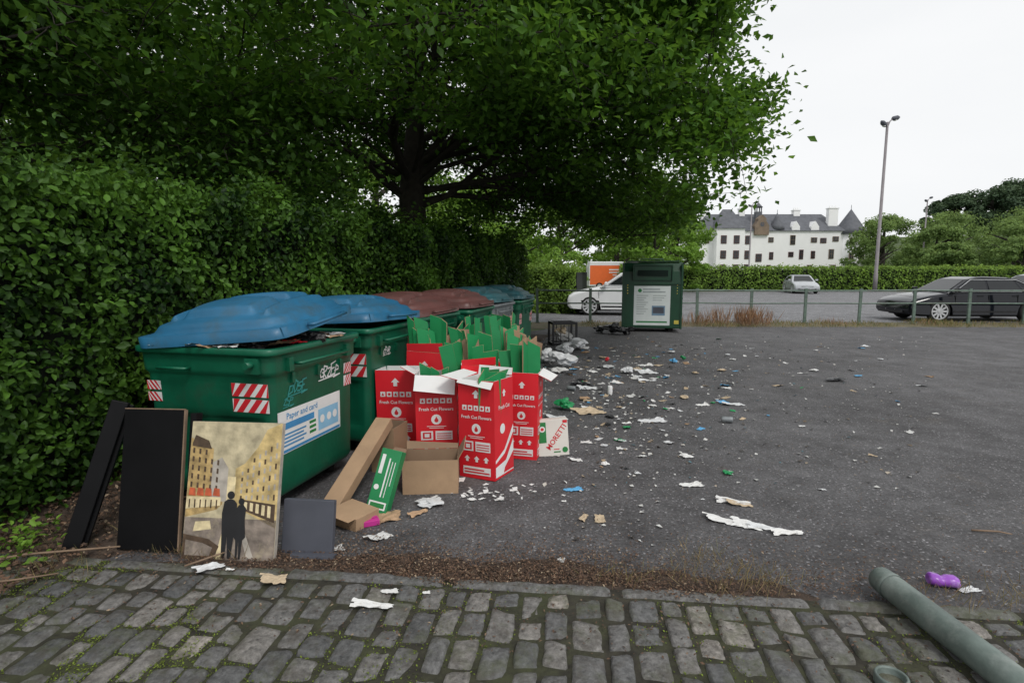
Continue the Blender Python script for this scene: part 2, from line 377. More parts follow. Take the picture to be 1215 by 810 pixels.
leaf_cloud('rubbish_flecks',P,.008+.045*rng.random(n)**2,up(n,.25),M_fleck,rng.random(n),width=.8,label='tiny scraps of paper and plastic on the asphalt',category='litter',kind='stuff')
n=5000; P=np.stack([rng.uniform(-1.5,3.8,n),2.8+rng.random(n)**2*2.8,np.full(n,.006)],1)
leaf_cloud('grit',P,rng.uniform(.004,.014,n),up(n,.3),M_litter,rng.random(n)*.9+.1,width=.5,label='fine grit and plant bits on the asphalt',category='grit',kind='stuff')

M_weed=leafmat('weed',(.08,.12,.03),(.36,.27,.14),.3,.6)
M_wdry=leafmat('weed_dry',(.20,.13,.07),(.42,.26,.15),.3,.7)
def blades(name,P,h,tint,label,cat='weeds',spread=.35,width=.09,m=None):
    n=len(P); A=rng.normal(size=(n,3))*spread; A[:,2]=1; A/=np.linalg.norm(A,axis=1,keepdims=True)
    N=rng.normal(size=(n,3)); N-=(N*A).sum(1,keepdims=True)*A
    P=P+A*np.asarray(h).reshape(-1,1)*.48
    return leaf_cloud(name,P,h,N,m or M_weed,tint,A=A,width=width,fold=.02,label=label,category=cat,kind='stuff')
n=6000; xx=rng.uniform(2,26,n); cl=np.array([noise.noise(Vector((x*.9,0,0))) for x in xx]); hh=np.clip(.07+.26*cl+rng.uniform(0,.08,n),.03,.30)
blades('verge_weeds',np.stack([xx,rng.uniform(16.1,17.9,n),np.zeros(n)],1),hh,rng.random(n),'dry grass and weeds growing below the railing','grass',.4,.10)
n=800; k=rng.integers(0,8,n); cx=np.array([4.9,5.6,6.2,6.9,7.1,7.5,9.6,12.5])[k]
blades('dry_stalks',np.stack([cx+rng.normal(0,.16,n),rng.uniform(16.5,17.4,n),np.zeros(n)],1),rng.uniform(.2,.8,n)*np.array([.5,.7,.9,.9,1,.8,.4,.3])[k],rng.random(n),'tall dry brown weed stalks by the railing','weeds',.25,.03,M_wdry)
n=1000; k=rng.integers(0,14,n); cx=np.array([.95,1.25,1.3,.6,1.1,2.5,2.62,-1.7,-1.9,-2.3,-2.6,-2.45,1.0,2.2])[k]; cy=np.array([.10,.16,.06,.05,.02,.0,.1,.1,.12,.3,.0,-.2,.3,.02])[k]
P=np.array([[*kp(x+random.gauss(0,.10),y+random.gauss(0,.06)),.01] for x,y in zip(cx,cy)])
blades('kerb_weeds',P,rng.uniform(.02,.12,n),.3+.7*rng.random(n),'small dry weeds growing along the kerb','weeds',.5,.03)
M_moss=leafmat('moss',(.06,.075,.014),(.20,.27,.04),.1,.9)
n=46000; a=np.where(rng.random(n)<.6,rng.normal(-1.9,.8,n),rng.uniform(-3,4,n)); b=rng.uniform(-1.6,-.05,n)
keep=np.array([noise.noise(Vector((x*1.6,y*1.6,9)))+.35*noise.noise(Vector((x*6,y*6,2)))>.08*(x>0)-.06 for x,y in zip(a,b)]); a=a[keep];b=b[keep]
P=np.array([[*kp(x,y),.009] for x,y in zip(a,b)])
leaf_cloud('moss',P,rng.uniform(.005,.013,len(P)),up(len(P),.6),M_moss,rng.random(len(P)),label='green moss growing between the setts',category='moss',kind='stuff')

# ------------------------------------------------------------------ hedge beside bins
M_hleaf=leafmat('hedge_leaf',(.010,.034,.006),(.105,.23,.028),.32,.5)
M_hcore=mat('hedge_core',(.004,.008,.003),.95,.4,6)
def hedge(name,p0,p1,h,depth,n,size,lm,label,side=1,jit=.16,weight=1.0,loh=.0,big=1.,topn=.14):
    p0=Vector((*p0,0));p1=Vector((*p1,0)); d=(p1-p0); Ln=d.length; d.normalize(); nrm=Vector((d.y,-d.x,0))*side
    e=empty(name,p0,label=label,category='hedge')
    def bulge(s,z): return (.20*noise.noise(Vector((s*.8,z*.9,2)))+.15*noise.noise(Vector((s*2.6,z*2.6,7)))+.06*noise.noise(Vector((s*6,z*6,3))))*big
    mb=MB(); ns=max(8,int(Ln/.3)); V=[];F=[];nz=8
    for i in range(ns+1):
        s=Ln*i/ns
        for j in range(nz+1):
            z=(h-.18)*j/nz; b=bulge(s,z); V.append(d*s+nrm*(b-.24)+Vector((0,0,z)))
        for j in range(nz+1):
            z=(h-.18)*(1-j/nz); V.append(d*s-nrm*depth+Vector((0,0,z)))
    K=2*nz+2
    for i in range(ns):
        for k in range(K-1): F.append((i*K+k,i*K+k+1,(i+1)*K+k+1,(i+1)*K+k))
    F.append(tuple(range(K))); F.append(tuple(ns*K+k for k in range(K))[::-1])
    mb.add(V,F,sm=True); mb.obj('dark_core',M_hcore,e)  # solid core behind the leaves, coloured near-black for the hedge's shaded inside
    s=Ln*rng.random(n)**weight; typ=rng.random(n); z=np.empty(n); off=np.empty(n); N=np.empty((n,3)); tn=np.empty(n)
    nn=np.array(nrm); 
    for i in range(n):
        if typ[i]<.70:
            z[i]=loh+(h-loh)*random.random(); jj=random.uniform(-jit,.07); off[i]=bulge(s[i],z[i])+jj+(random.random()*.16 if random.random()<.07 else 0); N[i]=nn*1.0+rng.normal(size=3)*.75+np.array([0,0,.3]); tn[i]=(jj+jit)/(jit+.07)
        else:
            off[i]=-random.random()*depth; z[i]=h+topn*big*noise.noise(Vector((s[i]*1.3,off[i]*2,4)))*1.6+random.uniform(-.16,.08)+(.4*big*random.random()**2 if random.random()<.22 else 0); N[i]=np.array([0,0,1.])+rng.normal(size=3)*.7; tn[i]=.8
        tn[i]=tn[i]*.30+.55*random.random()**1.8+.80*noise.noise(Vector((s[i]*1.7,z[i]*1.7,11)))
    P=np.array(d)[None,:]*s[:,None]+nn[None,:]*off[:,None]+np.array([0,0,1.])[None,:]*z[:,None]
    sz=rng.uniform(.5,1.35,n)*size*(1+ (s/Ln)*(.9 if weight>1 else 0))
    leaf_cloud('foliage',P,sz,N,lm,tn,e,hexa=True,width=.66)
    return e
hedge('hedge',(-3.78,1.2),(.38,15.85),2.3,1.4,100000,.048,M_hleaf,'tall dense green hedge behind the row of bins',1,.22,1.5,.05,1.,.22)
M_fleafb=leafmat('hedge_leaf_bright',(.09,.16,.03),(.26,.42,.07),.3,.6)
hedge('hedge',(11,47.5),(75,46.5),1.95,1.6,26000,.17,M_fleafb,'long clipped bright green hedge across the car park',1,.2,1.0,0,.6)
hedge('hedge',(-.5,22.5),(2.4,21.6),1.75,2.5,6000,.11,M_fleafb,'light green clipped hedge behind the railing',1,.3,1.0)

# ------------------------------------------------------------------ trees
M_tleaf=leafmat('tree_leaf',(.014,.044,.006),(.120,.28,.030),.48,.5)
M_tleafd=leafmat('tree_leaf_shade',(.018,.048,.009),(.10,.23,.03),.42,.5)
M_tleaf2=leafmat('tree_leaf_mid',(.07,.14,.02),(.22,.40,.055),.4,.55)
M_tleaf3=leafmat('tree_leaf_far',(.07,.12,.035),(.21,.32,.09),.35,.65)
M_tdark=leafmat('tree_leaf_conifer',(.03,.06,.03),(.075,.12,.055),.2,.6)
def ss(x,a,b): t=min(1,max(0,(x-a)/(b-a))); return t*t*(3-2*t)
def big_tree(name,loc,label,th,limbs,ll,nl,lsize,lm,seed,tr=.34,rmax=99,zfn=None,lr=(.2,.34)):
    random.seed(seed); e=empty(name,loc,label=label,category='tree'); mb=MB(); tips=[]
    zfn=zfn or (lambda p:.9)
    def lim_r(p): return rmax*(1+.16*noise.noise(Vector((p.x*.45,p.y*.45,p.z*.6))))*(1-.03*max(0,4-p.z))
    def branch(p,d,length,r,depth,az):
        segs=[8,5,3][depth]; pts=[p.copy()]; rs=[r]; dd=d.copy()
        for i in range(segs):
            dd+=Vector((random.gauss(0,.16),random.gauss(0,.16),random.gauss(0,.12)+[-.035,-.02,-.07][depth]))
            dd.normalize(); p2=p+dd*length/segs
            if math.hypot(p2.x,p2.y)>lim_r(p2): dd=Vector((dd.x*.2,dd.y*.2,random.choice((.5,.3,-.4)))).normalized(); p2=p+dd*length/segs*.5
            zm=zfn(p2)
            if p2.z<zm: p2.z=max(p.z,min(zm+random.random()*.3,p.z+.25))
            p=p2
            pts.append(p.copy()); rs.append(r*(1-.88*(i+1)/segs)+.003)
        mb.tube(pts,rs,[8,5,3][depth],0,cap=False)
        if depth<2:
            nc=[12,8][depth]
            for k in range(nc):
                t=.18+.82*(k+random.random())/nc if depth==0 else .15+.85*(k+random.random())/nc
                i=min(segs-1,int(t*segs)); f=t*segs-i; q=pts[i].lerp(pts[i+1],min(1,f)); td=(pts[i+1]-pts[i]).normalized()
                perp=td.cross(Vector((0,0,1))).normalized()*(1 if (k%2) else -1)
                nd=(td*.55+perp*random.uniform(.4,1)+Vector((0,0,random.uniform(-.5,.45)))).normalized()
                L2=length*(.50-.22*t)*random.uniform(.8,1.25) if depth==0 else length*.42*random.uniform(.7,1.3)
                branch(q,nd,L2,rs[i]*.5,depth+1,0)
            tips.append((pts[-1],.5))
        else:
            for q in pts[1:]: tips.append((q,.38))
            tips.append((pts[1].lerp(pts[2],.5),.34))
    base=[Vector((0,0,-.1)),Vector((.02,0,.5)),Vector((-.03,.03,1.4)),Vector((.02,0,th*.8)),Vector((0,0,th)),Vector((.1,.05,th+1.5)),Vector((-.05,.1,th+4)),Vector((.1,0,th+6.5))]
    mb.tube(base,[tr*1.5,tr*1.12,tr*.98,tr*.95,tr*.9,tr*.6,tr*.35,tr*.1],12,cap=False)
    for i,(az,el,f,z0) in enumerate(limbs):
        a=rad(az); el=rad(el); d=Vector((math.cos(a)*math.cos(el),math.sin(a)*math.cos(el),math.sin(el)))
        branch(Vector((0,0,z0)),d,ll*f,tr*random.uniform(*lr),0,az)
    mb.obj('trunk',M_bark,e)
    tips=[t for t in tips if t[0].z>zfn(t[0])-.2]
    C=np.array([t[0] for t in tips]); R=np.array([t[1] for t in tips]); per=max(1,nl//len(tips)); n=per*len(tips)
    Cc=np.repeat(C,per,0); Rr=np.repeat(R,per)[:,None]
    off=rng.normal(size=(n,3))*Rr*np.array([.60,.60,.34]); P=Cc+off
    N=rng.normal(size=(n,3))*.7+np.array([0,0,.8])
    ct=np.repeat(rng.random(len(tips)),per)
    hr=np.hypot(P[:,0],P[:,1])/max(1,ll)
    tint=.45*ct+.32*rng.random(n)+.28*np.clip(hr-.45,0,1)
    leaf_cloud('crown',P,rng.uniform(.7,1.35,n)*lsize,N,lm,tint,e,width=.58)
    return e
def zf1(p):
    r=math.hypot(p.x,p.y)
    near=ss(-p.y,-.5,1.5)*(1-ss(p.x,2.0,4.4))
    z=2.45+.45*(1-ss(r,2.5,5))
    z+=.75*noise.noise(Vector((p.x*.7,p.y*.7,3)))
    return z+near*(.45+.21*max(0,-p.y))
lim=[(az,el,f,z0) for az,el,f,z0 in [(-5,16,.95,3.2),(18,30,.95,3.4),(42,18,.95,3.3),(75,34,.9,3.5),(105,22,.9,3.1),(140,30,1.,3.4),(168,22,1.0,3.0),(195,36,1.05,3.5),(222,30,1.0,3.1),(248,40,1.0,3.6),(272,32,.95,3.4),(298,36,.92,3.5),(325,26,.92,3.3),(345,38,.95,3.7),(8,24,.9,3.8),(335,32,.9,4.2),(-12,8,.95,2.9),(12,6,.95,3.0),(310,20,.95,3.6),(258,22,.95,3.5),
  (20,52,.85,4.6),(90,60,.8,5),(160,55,.8,5),(230,58,.85,4.8),(300,52,.85,5),(350,50,.9,4.6),(60,75,.7,6.5),(200,75,.7,6.5),(320,70,.7,6.5)]]
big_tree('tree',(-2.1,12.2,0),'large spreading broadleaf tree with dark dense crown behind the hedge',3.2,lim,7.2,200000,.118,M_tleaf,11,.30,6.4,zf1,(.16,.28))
lim2=[(az,random.Random(az).uniform(5,50),1,z) for az,z in zip(range(0,360,30),[1.6,2.4,3,1.8,2.6,3.4,1.5,2.5,3.2,1.7,2.2,3])]+[(az,60,.8,4) for az in range(10,360,60)]
big_tree('tree',(-6.9,7.3,0),'dark leafy tree rising behind the hedge',2.2,lim2,4.4,72000,.105,M_tleafd,5,.25,5)
big_tree('tree',(-9.5,16.5,0),'dark leafy tree standing behind the hedge',2.2,lim2,5.4,45000,.15,M_tleafd,6,.28,6)

def simple_tree(x,y,h,r,lm,n,size,label,seed,z=0,low=.12,group='trees beyond the car park',conifer=False):
    rs=random.Random(seed); e=empty('tree',(x,y,z),label=label,category='tree',group=group)
    mb=MB(); mb.tube([(0,0,-.3),(.05,0,h*.3),(0,.1,h*.6),(0,0,h*.9)],[r*.09,r*.07,r*.045,.03],8,cap=False)
    for k in range(6):
        a=rs.random()*6.28; z0=h*(.25+.08*k); mb.tube([(0,0,z0),(math.cos(a)*r*.4,math.sin(a)*r*.4,z0+h*.12),(math.cos(a)*r*.7,math.sin(a)*r*.7,z0+h*.2)],[r*.035,r*.025,.02],5,cap=False)
    mb.obj('trunk',M_bark,e)
    K=60; C=[];R=[]
    for k in range(K):
        t=rs.random(); zz=h*(low+(1-low)*t); env=(math.sin(math.pi*min(1,(t*.82+.16)))**.6) if not conifer else (1-t)*.9+.08
        a=rs.random()*6.28; rr=r*env*rs.random()**.45; C.append((math.cos(a)*rr,math.sin(a)*rr,min(h*.93,zz))); R.append(r*rs.uniform(.13,.3))
    C=np.array(C);R=np.array(R); k=rng.integers(0,K,n); o=rng.normal(size=(n,3)); o/=np.linalg.norm(o,axis=1,keepdims=True); o*=(rng.random((n,1))**.4)
    P=C[k]+o*R[k][:,None]*np.array([1,1,.75]); N=o+rng.normal(size=(n,3))*.5+np.array([0,0,.5])
    ct=rng.random(K)[k]; tint=.35*ct+.4*rng.random(n)+.25*(o[:,2]>0.1)
    leaf_cloud('crown',P,rng.uniform(.7,1.3,n)*size,N,lm,tint,e,width=.7)
sd=100
def T(px_x,y,h,r,lm,n,size,label,**k):
    global sd; sd+=1; simple_tree(px_x,y,h,r,lm,n,size,label,sd,**k)
lab='green broadleaf tree beyond the car park'
T(1.9,30,3.4,1.9,M_tleaf2,7000,.16,'bushy light green shrub behind the parked vehicles',low=.03)
T(10.4,42,6.4,2.5,M_tleaf2,11000,.2,lab,low=.03); T(13.0,45.5,7.2,2.9,M_tleaf2,11000,.2,lab,low=.03)
T(10.5,58,8.5,4.2,M_tleaf2,9000,.3,lab); T(16.5,60,9.6,4.4,M_tleaf2,9000,.3,lab); T(5,62,9,5,M_tleaf2,8000,.35,lab); T(-2,46,9,5,M_tleaf2,8000,.3,lab)
T(-8,34,9,5,M_tleaf2,9000,.25,lab); T(-15,30,9,5,M_tleaf2,8000,.25,lab); T(-3,28,5.5,3.4,M_tleaf2,8000,.2,lab); T(-20,24,9,6,M_tleaf2,8000,.25,lab); T(.0,26,3.6,2.2,M_tleaf2,7000,.15,'light green bush behind the railing',low=.03)
for x,y,h,r,m in [(66,104,11,5.5,M_tleaf3),(76,118,13,7,M_tleaf3),(70,95,9,5,M_tleaf3),(82,108,12,7,M_tleaf3),(92,122,14,8,M_tleaf3),(84,96,9.5,6,M_tleaf3),(95,106,12,7,M_tleaf3),(104,120,15,8,M_tleaf3),(75,84,6.5,4.5,M_tleaf3),(68,90,6,4,M_tleaf3),(88,86,8,5,M_tleaf3),(112,108,14,8,M_tleaf3),(100,90,9,6,M_tleaf3)]:
    T(x,y,h,r,m,8000,.40,lab,low=.03)
for x,y,h,r in [(124,150,12,8),(132,152,14,9),(140,150,14,9),(150,158,17,10),(160,160,16,10),(116,152,10,7),(145,150,12,8)]:
    T(x,y,h,r,M_tdark,11000,.7,'tall dark tree on the hill',z=11,low=.02)
for x,y,h,r in [(26,104,7,5),(20,96,8,5)]: T(x,y,h,r,M_tleaf3,6000,.45,lab)
V=[];F=[]; nx,ny=40,20
for j in range(ny+1):
    for i in range(nx+1):
        x=70+220*i/nx; y=115+230*j/ny; z=16*min(1,max(0,(j/ny)*2.2))*min(1,max(0,(i/nx)*3.2))+1.2*noise.noise(Vector((x*.03,y*.03,0)))-1.3
        V.append((x,y,z))
for j in range(ny):
    for i in range(nx): o=j*(nx+1)+i; F.append((o,o+1,o+nx+2,o+nx+1))
mb=MB(); mb.add(V,F,sm=True); mb.obj('hill',mat('hill_grass',(.06,.09,.03),.95,.4,.05),label='low wooded hill behind the trees',category='hill',kind='structure')

# ------------------------------------------------------------------ bins
BH=[(.115,.445,.480,.05),(.15,.462,.497,.06),(.30,.466,.501,.06),(.45,.469,.504,.06),(.60,.472,.507,.06),(.75,.475,.510,.06),(.86,.48,.515,.06),(.93,.483,.518,.06),(.95,.50,.535,.06),(1.07,.505,.54,.06)]
def hxy(z):
    for (z0,a0,b0,_),(z1,a1,b1,_) in zip(BH,BH[1:]):
        if z<=z1: t=max(0,(z-z0)/(z1-z0)); return a0+(a1-a0)*t,b0+(b1-b0)*t
    return BH[-1][1],BH[-1][2]
def rrect(hx,hy,r,z,ns=12,nc=5):
    pts=[]
    cs=[(hx-r,hy-r,0),(-hx+r,hy-r,90),(-hx+r,-hy+r,180),(hx-r,-hy+r,270)]
    for q in range(4):
        cx,cy,a0=cs[q]
        for k in range(nc+1):
            a=rad(a0+90*k/nc); pts.append((cx+r*math.cos(a),cy+r*math.sin(a),z))
        nx_,ny_,a1=cs[(q+1)%4]; ex,ey=cx+r*math.cos(rad(a0+90)),cy+r*math.sin(rad(a0+90)); fx,fy=nx_+r*math.cos(rad(a1)),ny_+r*math.sin(rad(a1))
        for k in range(1,ns): t=k/ns; pts.append((ex+(fx-ex)*t,ey+(fy-ey)*t,z))
    return pts
def body_mesh(m):
    rings=[]
    zs=[.115,.13,.15,.20,.24,.255,.27,.32,.40,.5,.58,.64,.655,.67,.72,.8,.88,.925,.935,.955,.97,1.0,1.05,1.07]
    for z in zs:
        hx,hy=hxy(z)
        ring=[]
        for x,y,zz in rrect(hx,hy,.06,z):
            if abs(abs(y)-hy)<.002:
                d=.024*(ss(abs(x),.03,.05)*(1-ss(abs(x),.35,.38)))*ss(z,.23,.27)*(1-ss(z,.64,.67)); y-=math.copysign(d,y)
            ring.append((x,y,zz))
        rings.append(ring)
    hx,hy=hxy(1.07)
    rings+= [rrect(hx+.028,hy+.028,.07,1.075),rrect(hx+.03,hy+.03,.07,1.085),rrect(hx+.03,hy+.03,.07,1.11),rrect(hx+.022,hy+.022,.07,1.118),rrect(hx-.02,hy-.02,.06,1.118),rrect(hx-.025,hy-.025,.06,1.10),rrect(hx-.03,hy-.03,.06,.86)]
    mb=MB(); mb.loft(rings,0,sm=True,cap1=False); mb.add(rrect(hx-.03,hy-.03,.06,.862),[tuple(range(len(rings[0])))],1)
    for sy in(-1,1):
        mb.tube([(0.38,sy*(.53),1.02),(0.38,sy*.62,1.02)],.022,12); mb.box((.38,sy*.55,1.01),(.10,.025,.10))
        mb.tube([(-.32,sy*.545,.98),(-.32,sy*.58,.98),(-.1,sy*.58,.98),(-.1,sy*.545,.98)],.011,8)
    for y in(-.36,.36): mb.box((.515,y,1.0),(.03,.05,.09))
    mb.tube([(.50,-.3,1.0),(.56,-.3,1.0),(.56,.3,1.0),(.50,.3,1.0)],.012,8)
    for y in(-.3,0,.3): mb.box((.488,y,.90),(.022,.03,.07))
    return mb.mesh('bin_body',[m,M_dark])
def lid_mesh(m,seed,hh=.095):
    nx,ny=72,78; V=[];F=[]
    for j in range(ny+1):
        for i in range(nx+1):
            u=i/nx*2-1; v=j/ny*2-1; x=.54*u; y=.572*v
            e=(abs(u)**9+abs(v)**9)**(1/9); 
            if e>1: x/=e; y/=e
            e2=max(abs(u),abs(v))
            z=.02
            if e2>.975: z=-.05
            else:
                eo=(abs(u)**6+abs(v)**6)**(1/6)
                z+=.04*ss(.92-eo,0,.08)
                dome=max(0,1-abs(u/.88)**2.2)*max(0,1-abs(v/.88)**2.4)
                z+=hh*dome**.75
                z+=.045*ss(.50-abs(u),0,.09)*ss(.72-abs(v),0,.09)*ss(abs(v),.10,.17)
                for c in(-.62,.62): z+=.016*ss(.035-abs(abs(u)-.62),0,.02)*ss(.7-abs(v),0,.05)
            V.append((x,y,z))
    for j in range(ny):
        for i in range(nx): o=j*(nx+1)+i; F.append((o,o+1,o+nx+2,o+nx+1))
    mb=MB(); mb.add(V,F,sm=True)
    mb.tube([(.545,-.25,-.01),(.59,-.25,-.01),(.59,.25,-.01),(.545,.25,-.01)],.012,8)
    me=mb.mesh('bin_lid',[m]); return me
CAST=MB(); CAST.tube([(0,-.022,.065),(0,.022,.065)],.065,20); CAST.box((0,.034,.09),(.05,.008,.08)); CAST.box((0,-.034,.09),(.05,.008,.08)); me_cast=CAST.mesh('castor',[M_tyre])
me_body={'g':body_mesh(M_green),'s':body_mesh(M_galv)}; 
M_sky2=mat('print_sky',(.25,.5,.7),.5,.1)
def stickers(parent,list_,graffiti=None,poster=False):
    def fn(side):
        if side=='S': return lambda a,z,o:(a,-(hxy(z)[1]+.003+o),z)
        return lambda a,z,o:(hxy(z)[0]+.003+o,a,z)
    for side,a0,z0,a1,z1,fl in list_:
        p=P2(); w=a1-a0; h=z1-z0; mb=MB()
        for r in range(2):
            zz0=z0+h*r/2+(.008 if r else 0); zz1=z0+h*(r+1)/2-(0 if r else .008); p.rect(a0,zz0,a1,zz1,0,0); st=w/3.2; k=-1
            while k*st<w:
                x=a0+k*st+(0 if r else st*.3)*fl; sl=(zz1-zz0)*.8*fl; xs=[x,x+st*.55,x+st*.55+sl,x+sl]
                xs=[min(a1,max(a0,q)) for q in xs]
                if max(xs)-min(xs)>.004: p.poly([(xs[0],zz0),(xs[1],zz0),(xs[2],zz1),(xs[3],zz1)],1,1)
                k+=1
        p.to(mb,fn(side)).obj('reflective_sticker',[M_white,M_redp],parent)
    if poster:
        p=P2(); p.rect(-.46,.40,.30,.69,0,0); p.rect(-.45,.62,.29,.68,0,1); p.text('Paper and card',-.19,.645,.060,1,2)
        p.rect(-.43,.56,-.05,.605,1,1); p.rect(.0,.45,.27,.605,2,1)
        for k in range(4): p.rect(-.43,.52-.025*k,-.15-.03*(k%2),.532-.025*k,1,1)
        for k in range(3): p.rect(-.11,.53-.035*k,-.03,.55-.035*k,3,1)
        p.rect(-.45,.405,.29,.425,1,1)
        for x in(.03,.12,.2): p.circ(x+.02,.53,.03,0,2)
        mb=MB(); p.to(mb,fn('F')).obj('poster',[M_white,M_bluep,M_sky2,M_greenp],parent)
    if graffiti:
        mb=MB()
        for side,kind,x,z,s,mi in graffiti:
            p=P2(); G={'G':[(.8,.8),(.3,1),(0,.5),(.3,0),(.9,.1),(.9,.5),(.5,.5)],'R':[(0,0),(0,1),(.7,.9),(.6,.5),(0,.5),(.8,0)],'E':[(.8,1),(0,.9),(.1,.5),(.6,.55),(.1,.5),(0,0),(.8,.05)],'P':[(0,0),(.1,1),(.8,.85),(.7,.5),(.05,.45)],'O':[(.4,1),(0,.6),(.2,0),(.8,.2),(.8,.8),(.4,1)],'A':[(0,0),(.4,1),(.8,0),(.65,.4),(.15,.4)],'Z':[(0,.9),(.8,1),(.1,.1),(.9,0)],'S':[(.8,.9),(.2,1),(.1,.6),(.8,.4),(.6,0),(0,.1)],'D':[(0,0),(.05,1),(.7,.8),(.75,.25),(0,0)]}
            for i,ch in enumerate(kind):
                jj=random.uniform(-.1,.1)
                pts=[(x+(i*.85+a+.25*b)*s*.8+random.gauss(0,.05)*s,z+(b*(1.2 if i%2 else .85)+jj)*s+random.gauss(0,.05)*s) for a,b in G[ch]]; p.ribbon(pts,.009*s/.06,mi,1+i)
            p.ribbon([(x-.1*s,z-.2*s),(x+len(kind)*.75*s,z-.1*s),(x+len(kind)*.5*s,z-.28*s)],.007*s/.06,mi,6)
            p.to(mb,fn(side),.0003)
        mb.obj('graffiti',[M_white,M_teals],parent)
ROW=Vector((.272,.962,0)); C0=Vector((-1.935,4.18,0)); RZ=-rad(15.8)
binspec=[('large green wheeled bin overflowing, blue lid raised, notice on its front','g',M_blue),('large green wheeled bin with dirty blue lid beside red cartons','g',M_blue),('large green wheeled bin with brown lid in the row','g',M_brownlid),('large green wheeled bin with brown lid in the row','g',M_brownlid),('galvanised grey wheeled bin with teal lid in the row','s',M_teal),('large green wheeled bin with dark teal lid ending the row','g',M_teal)]
lids={}
BOFF=[(.065,-.03),(.03,.05),(-.04,.02),(.03,.0),(-.03,.0),(.02,0)]
for i,(lab_,b,lm) in enumerate(binspec):
    p=C0+ROW*(1.245*i)+Vector((*BOFF[i],0))
    e=empty('wheeled_bin',p,RZ+[rad(2.2),rad(1.5),-.04,.03,-.03,.02][i],label=lab_,category='bin',group='row of wheeled bins beside the hedge')
    ob=bpy.data.objects.new('bin_body',me_body[b]); link(ob,e)
    if lm not in lids: lids[lm]=lid_mesh(lm,len(lids))
    ld=bpy.data.objects.new('bin_lid',lids[lm]); link(ld,e); ld.location=(0,0,1.17); ld.rotation_euler=(random.uniform(-.04,.04),random.uniform(-.03,0),random.uniform(-.04,.04))
    if i==0: ld.location=(-.01,.0,1.235); ld.rotation_euler=(rad(5),rad(-4.5),rad(5))
    if i==1: ld.location=(0,0,1.18); ld.rotation_euler=(rad(-2),rad(-3),0)
    for sx in(-.32,.32):
        for sy in(-.36,.36):
            c=bpy.data.objects.new('castor',me_cast); link(c,e); c.location=(sx,sy,0); c.rotation_euler=(0,0,random.uniform(0,3))
    if i==0: stickers(e,[('S',.19,.70,.46,.89,1),('S',-.47,.74,-.36,.88,-1),('F',.36,.71,.47,.89,1)],[('F','DOSE',-.34,.79,.07,1),('F','GRZEP',.02,.83,.075,0),('F','ZSP',-.40,.72,.05,1)],True)
    if i==1: stickers(e,[('S',.10,.70,.46,.90,1),('F',.36,.71,.47,.89,1)],[('F','OPAR',-.25,.86,.05,0)])
    if i>1: stickers(e,[('F',-.47,.71,-.3,.89,1),('F',.3,.71,.47,.89,1)])

# ------------------------------------------------------------------ cartons
def open_box(mb,w,d,h,t=.006,mo=0,mi=1):
    a,b=w/2,d/2; c,e=a-t,b-t
    V=[(-a,-b,0),(a,-b,0),(a,b,0),(-a,b,0),(-a,-b,h),(a,-b,h),(a,b,h),(-a,b,h),(-c,-e,h),(c,-e,h),(c,e,h),(-c,e,h),(-c,-e,.01),(c,-e,.01),(c,e,.01),(-c,e,.01)]
    mb.add(V,[(0,3,2,1),(0,1,5,4),(1,2,6,5),(2,3,7,6),(3,0,4,7)],mo)
    mb.add(V,[(4,5,9,8),(5,6,10,9),(6,7,11,10),(7,4,8,11),(8,9,13,12),(9,10,14,13),(10,11,15,14),(11,8,12,15),(12,13,14,15)],mi)
def flap(parent,side,w,d,h,ang,ln,mo,mi,tw=0):
    mb=MB(); t=.005; L=(w if side in'FB' else d)-.008
    mb.box((0,0,ln/2+.003),(L,t,ln)); 
    mb.v=[(x,y,z+(.025*x/L if z>ln*.5 else 0)) for x,y,z in mb.v]
    me=mb.mesh('flap',[mo,mi])
    me.polygons[3].material_index=1
    ob=bpy.data.objects.new('flap',me); link(ob,parent)
    rz={'F':0,'B':math.pi,'L':-math.pi/2,'R':math.pi/2}[side]; off={'F':(0,-d/2+t/2,h),'B':(0,d/2-t/2,h),'L':(-w/2+t/2,0,h),'R':(w/2-t/2,0,h)}[side]
    ob.location=off; ob.rotation_euler=(rad(ang),rad(tw),rz)
    return ob
def arrow(p,x,z,s,m,l=1): p.poly([(x-s,z),(x+s,z),(x,z+s)],m,l); p.rect(x-s*.45,z-s*.9,x+s*.45,z,m,l)
def carton_print(w,h):
    p=P2(); k=w/.34
    arrow(p,0,h*.86,.036*k,0)
    for i in range(5):
        x=(-.11+.055*i)*k; p.rect(x-.021*k,h*.72-.021*k,x+.021*k,h*.72+.021*k,0,1); 
        if i%2: p.circ(x,h*.72,.012*k,1,2,8)
        else: p.poly([(x-.012*k,h*.72-.012*k),(x+.012*k,h*.72-.012*k),(x,h*.72+.014*k)],1,2)
    p.text('Fresh Cut Flowers',0,h*.625,.038*k,0)
    p.circ(0,h*.51,.043*k,0); p.circ(0,h*.50,.017*k,1,2,12); p.poly([(-.0155*k,h*.506),(.0155*k,h*.506),(0,h*.506+.030*k)],1,3)
    p.rect(-.08*k,h*.430,.08*k,h*.436,0); p.rect(-.06*k,h*.412,.06*k,h*.418,0)
    p.rect(-.13*k,h*.28,-.03*k,h*.38,0); p.rect(-.115*k,h*.295,-.045*k,h*.365,1,2); p.rect(-.1*k,h*.31,-.06*k,h*.35,0,3)
    p.rect(-.01*k,h*.28,.13*k,h*.38,0)
    for i in range(3): p.rect(.0,h*(.295+.025*i),.12*k,h*(.305+.025*i),1,2)
    for i in range(3):
        arrow(p,(-.09+.09*i)*k,h*.20,.027*k,0,2)
    p.rect(-.13*k,h*.04,.13*k,h*.12,0)
    for i in range(2): p.rect(-.12*k,h*(.055+.028*i),(.12-.05*(i%2))*k,h*(.070+.028*i),1,2)
    return p
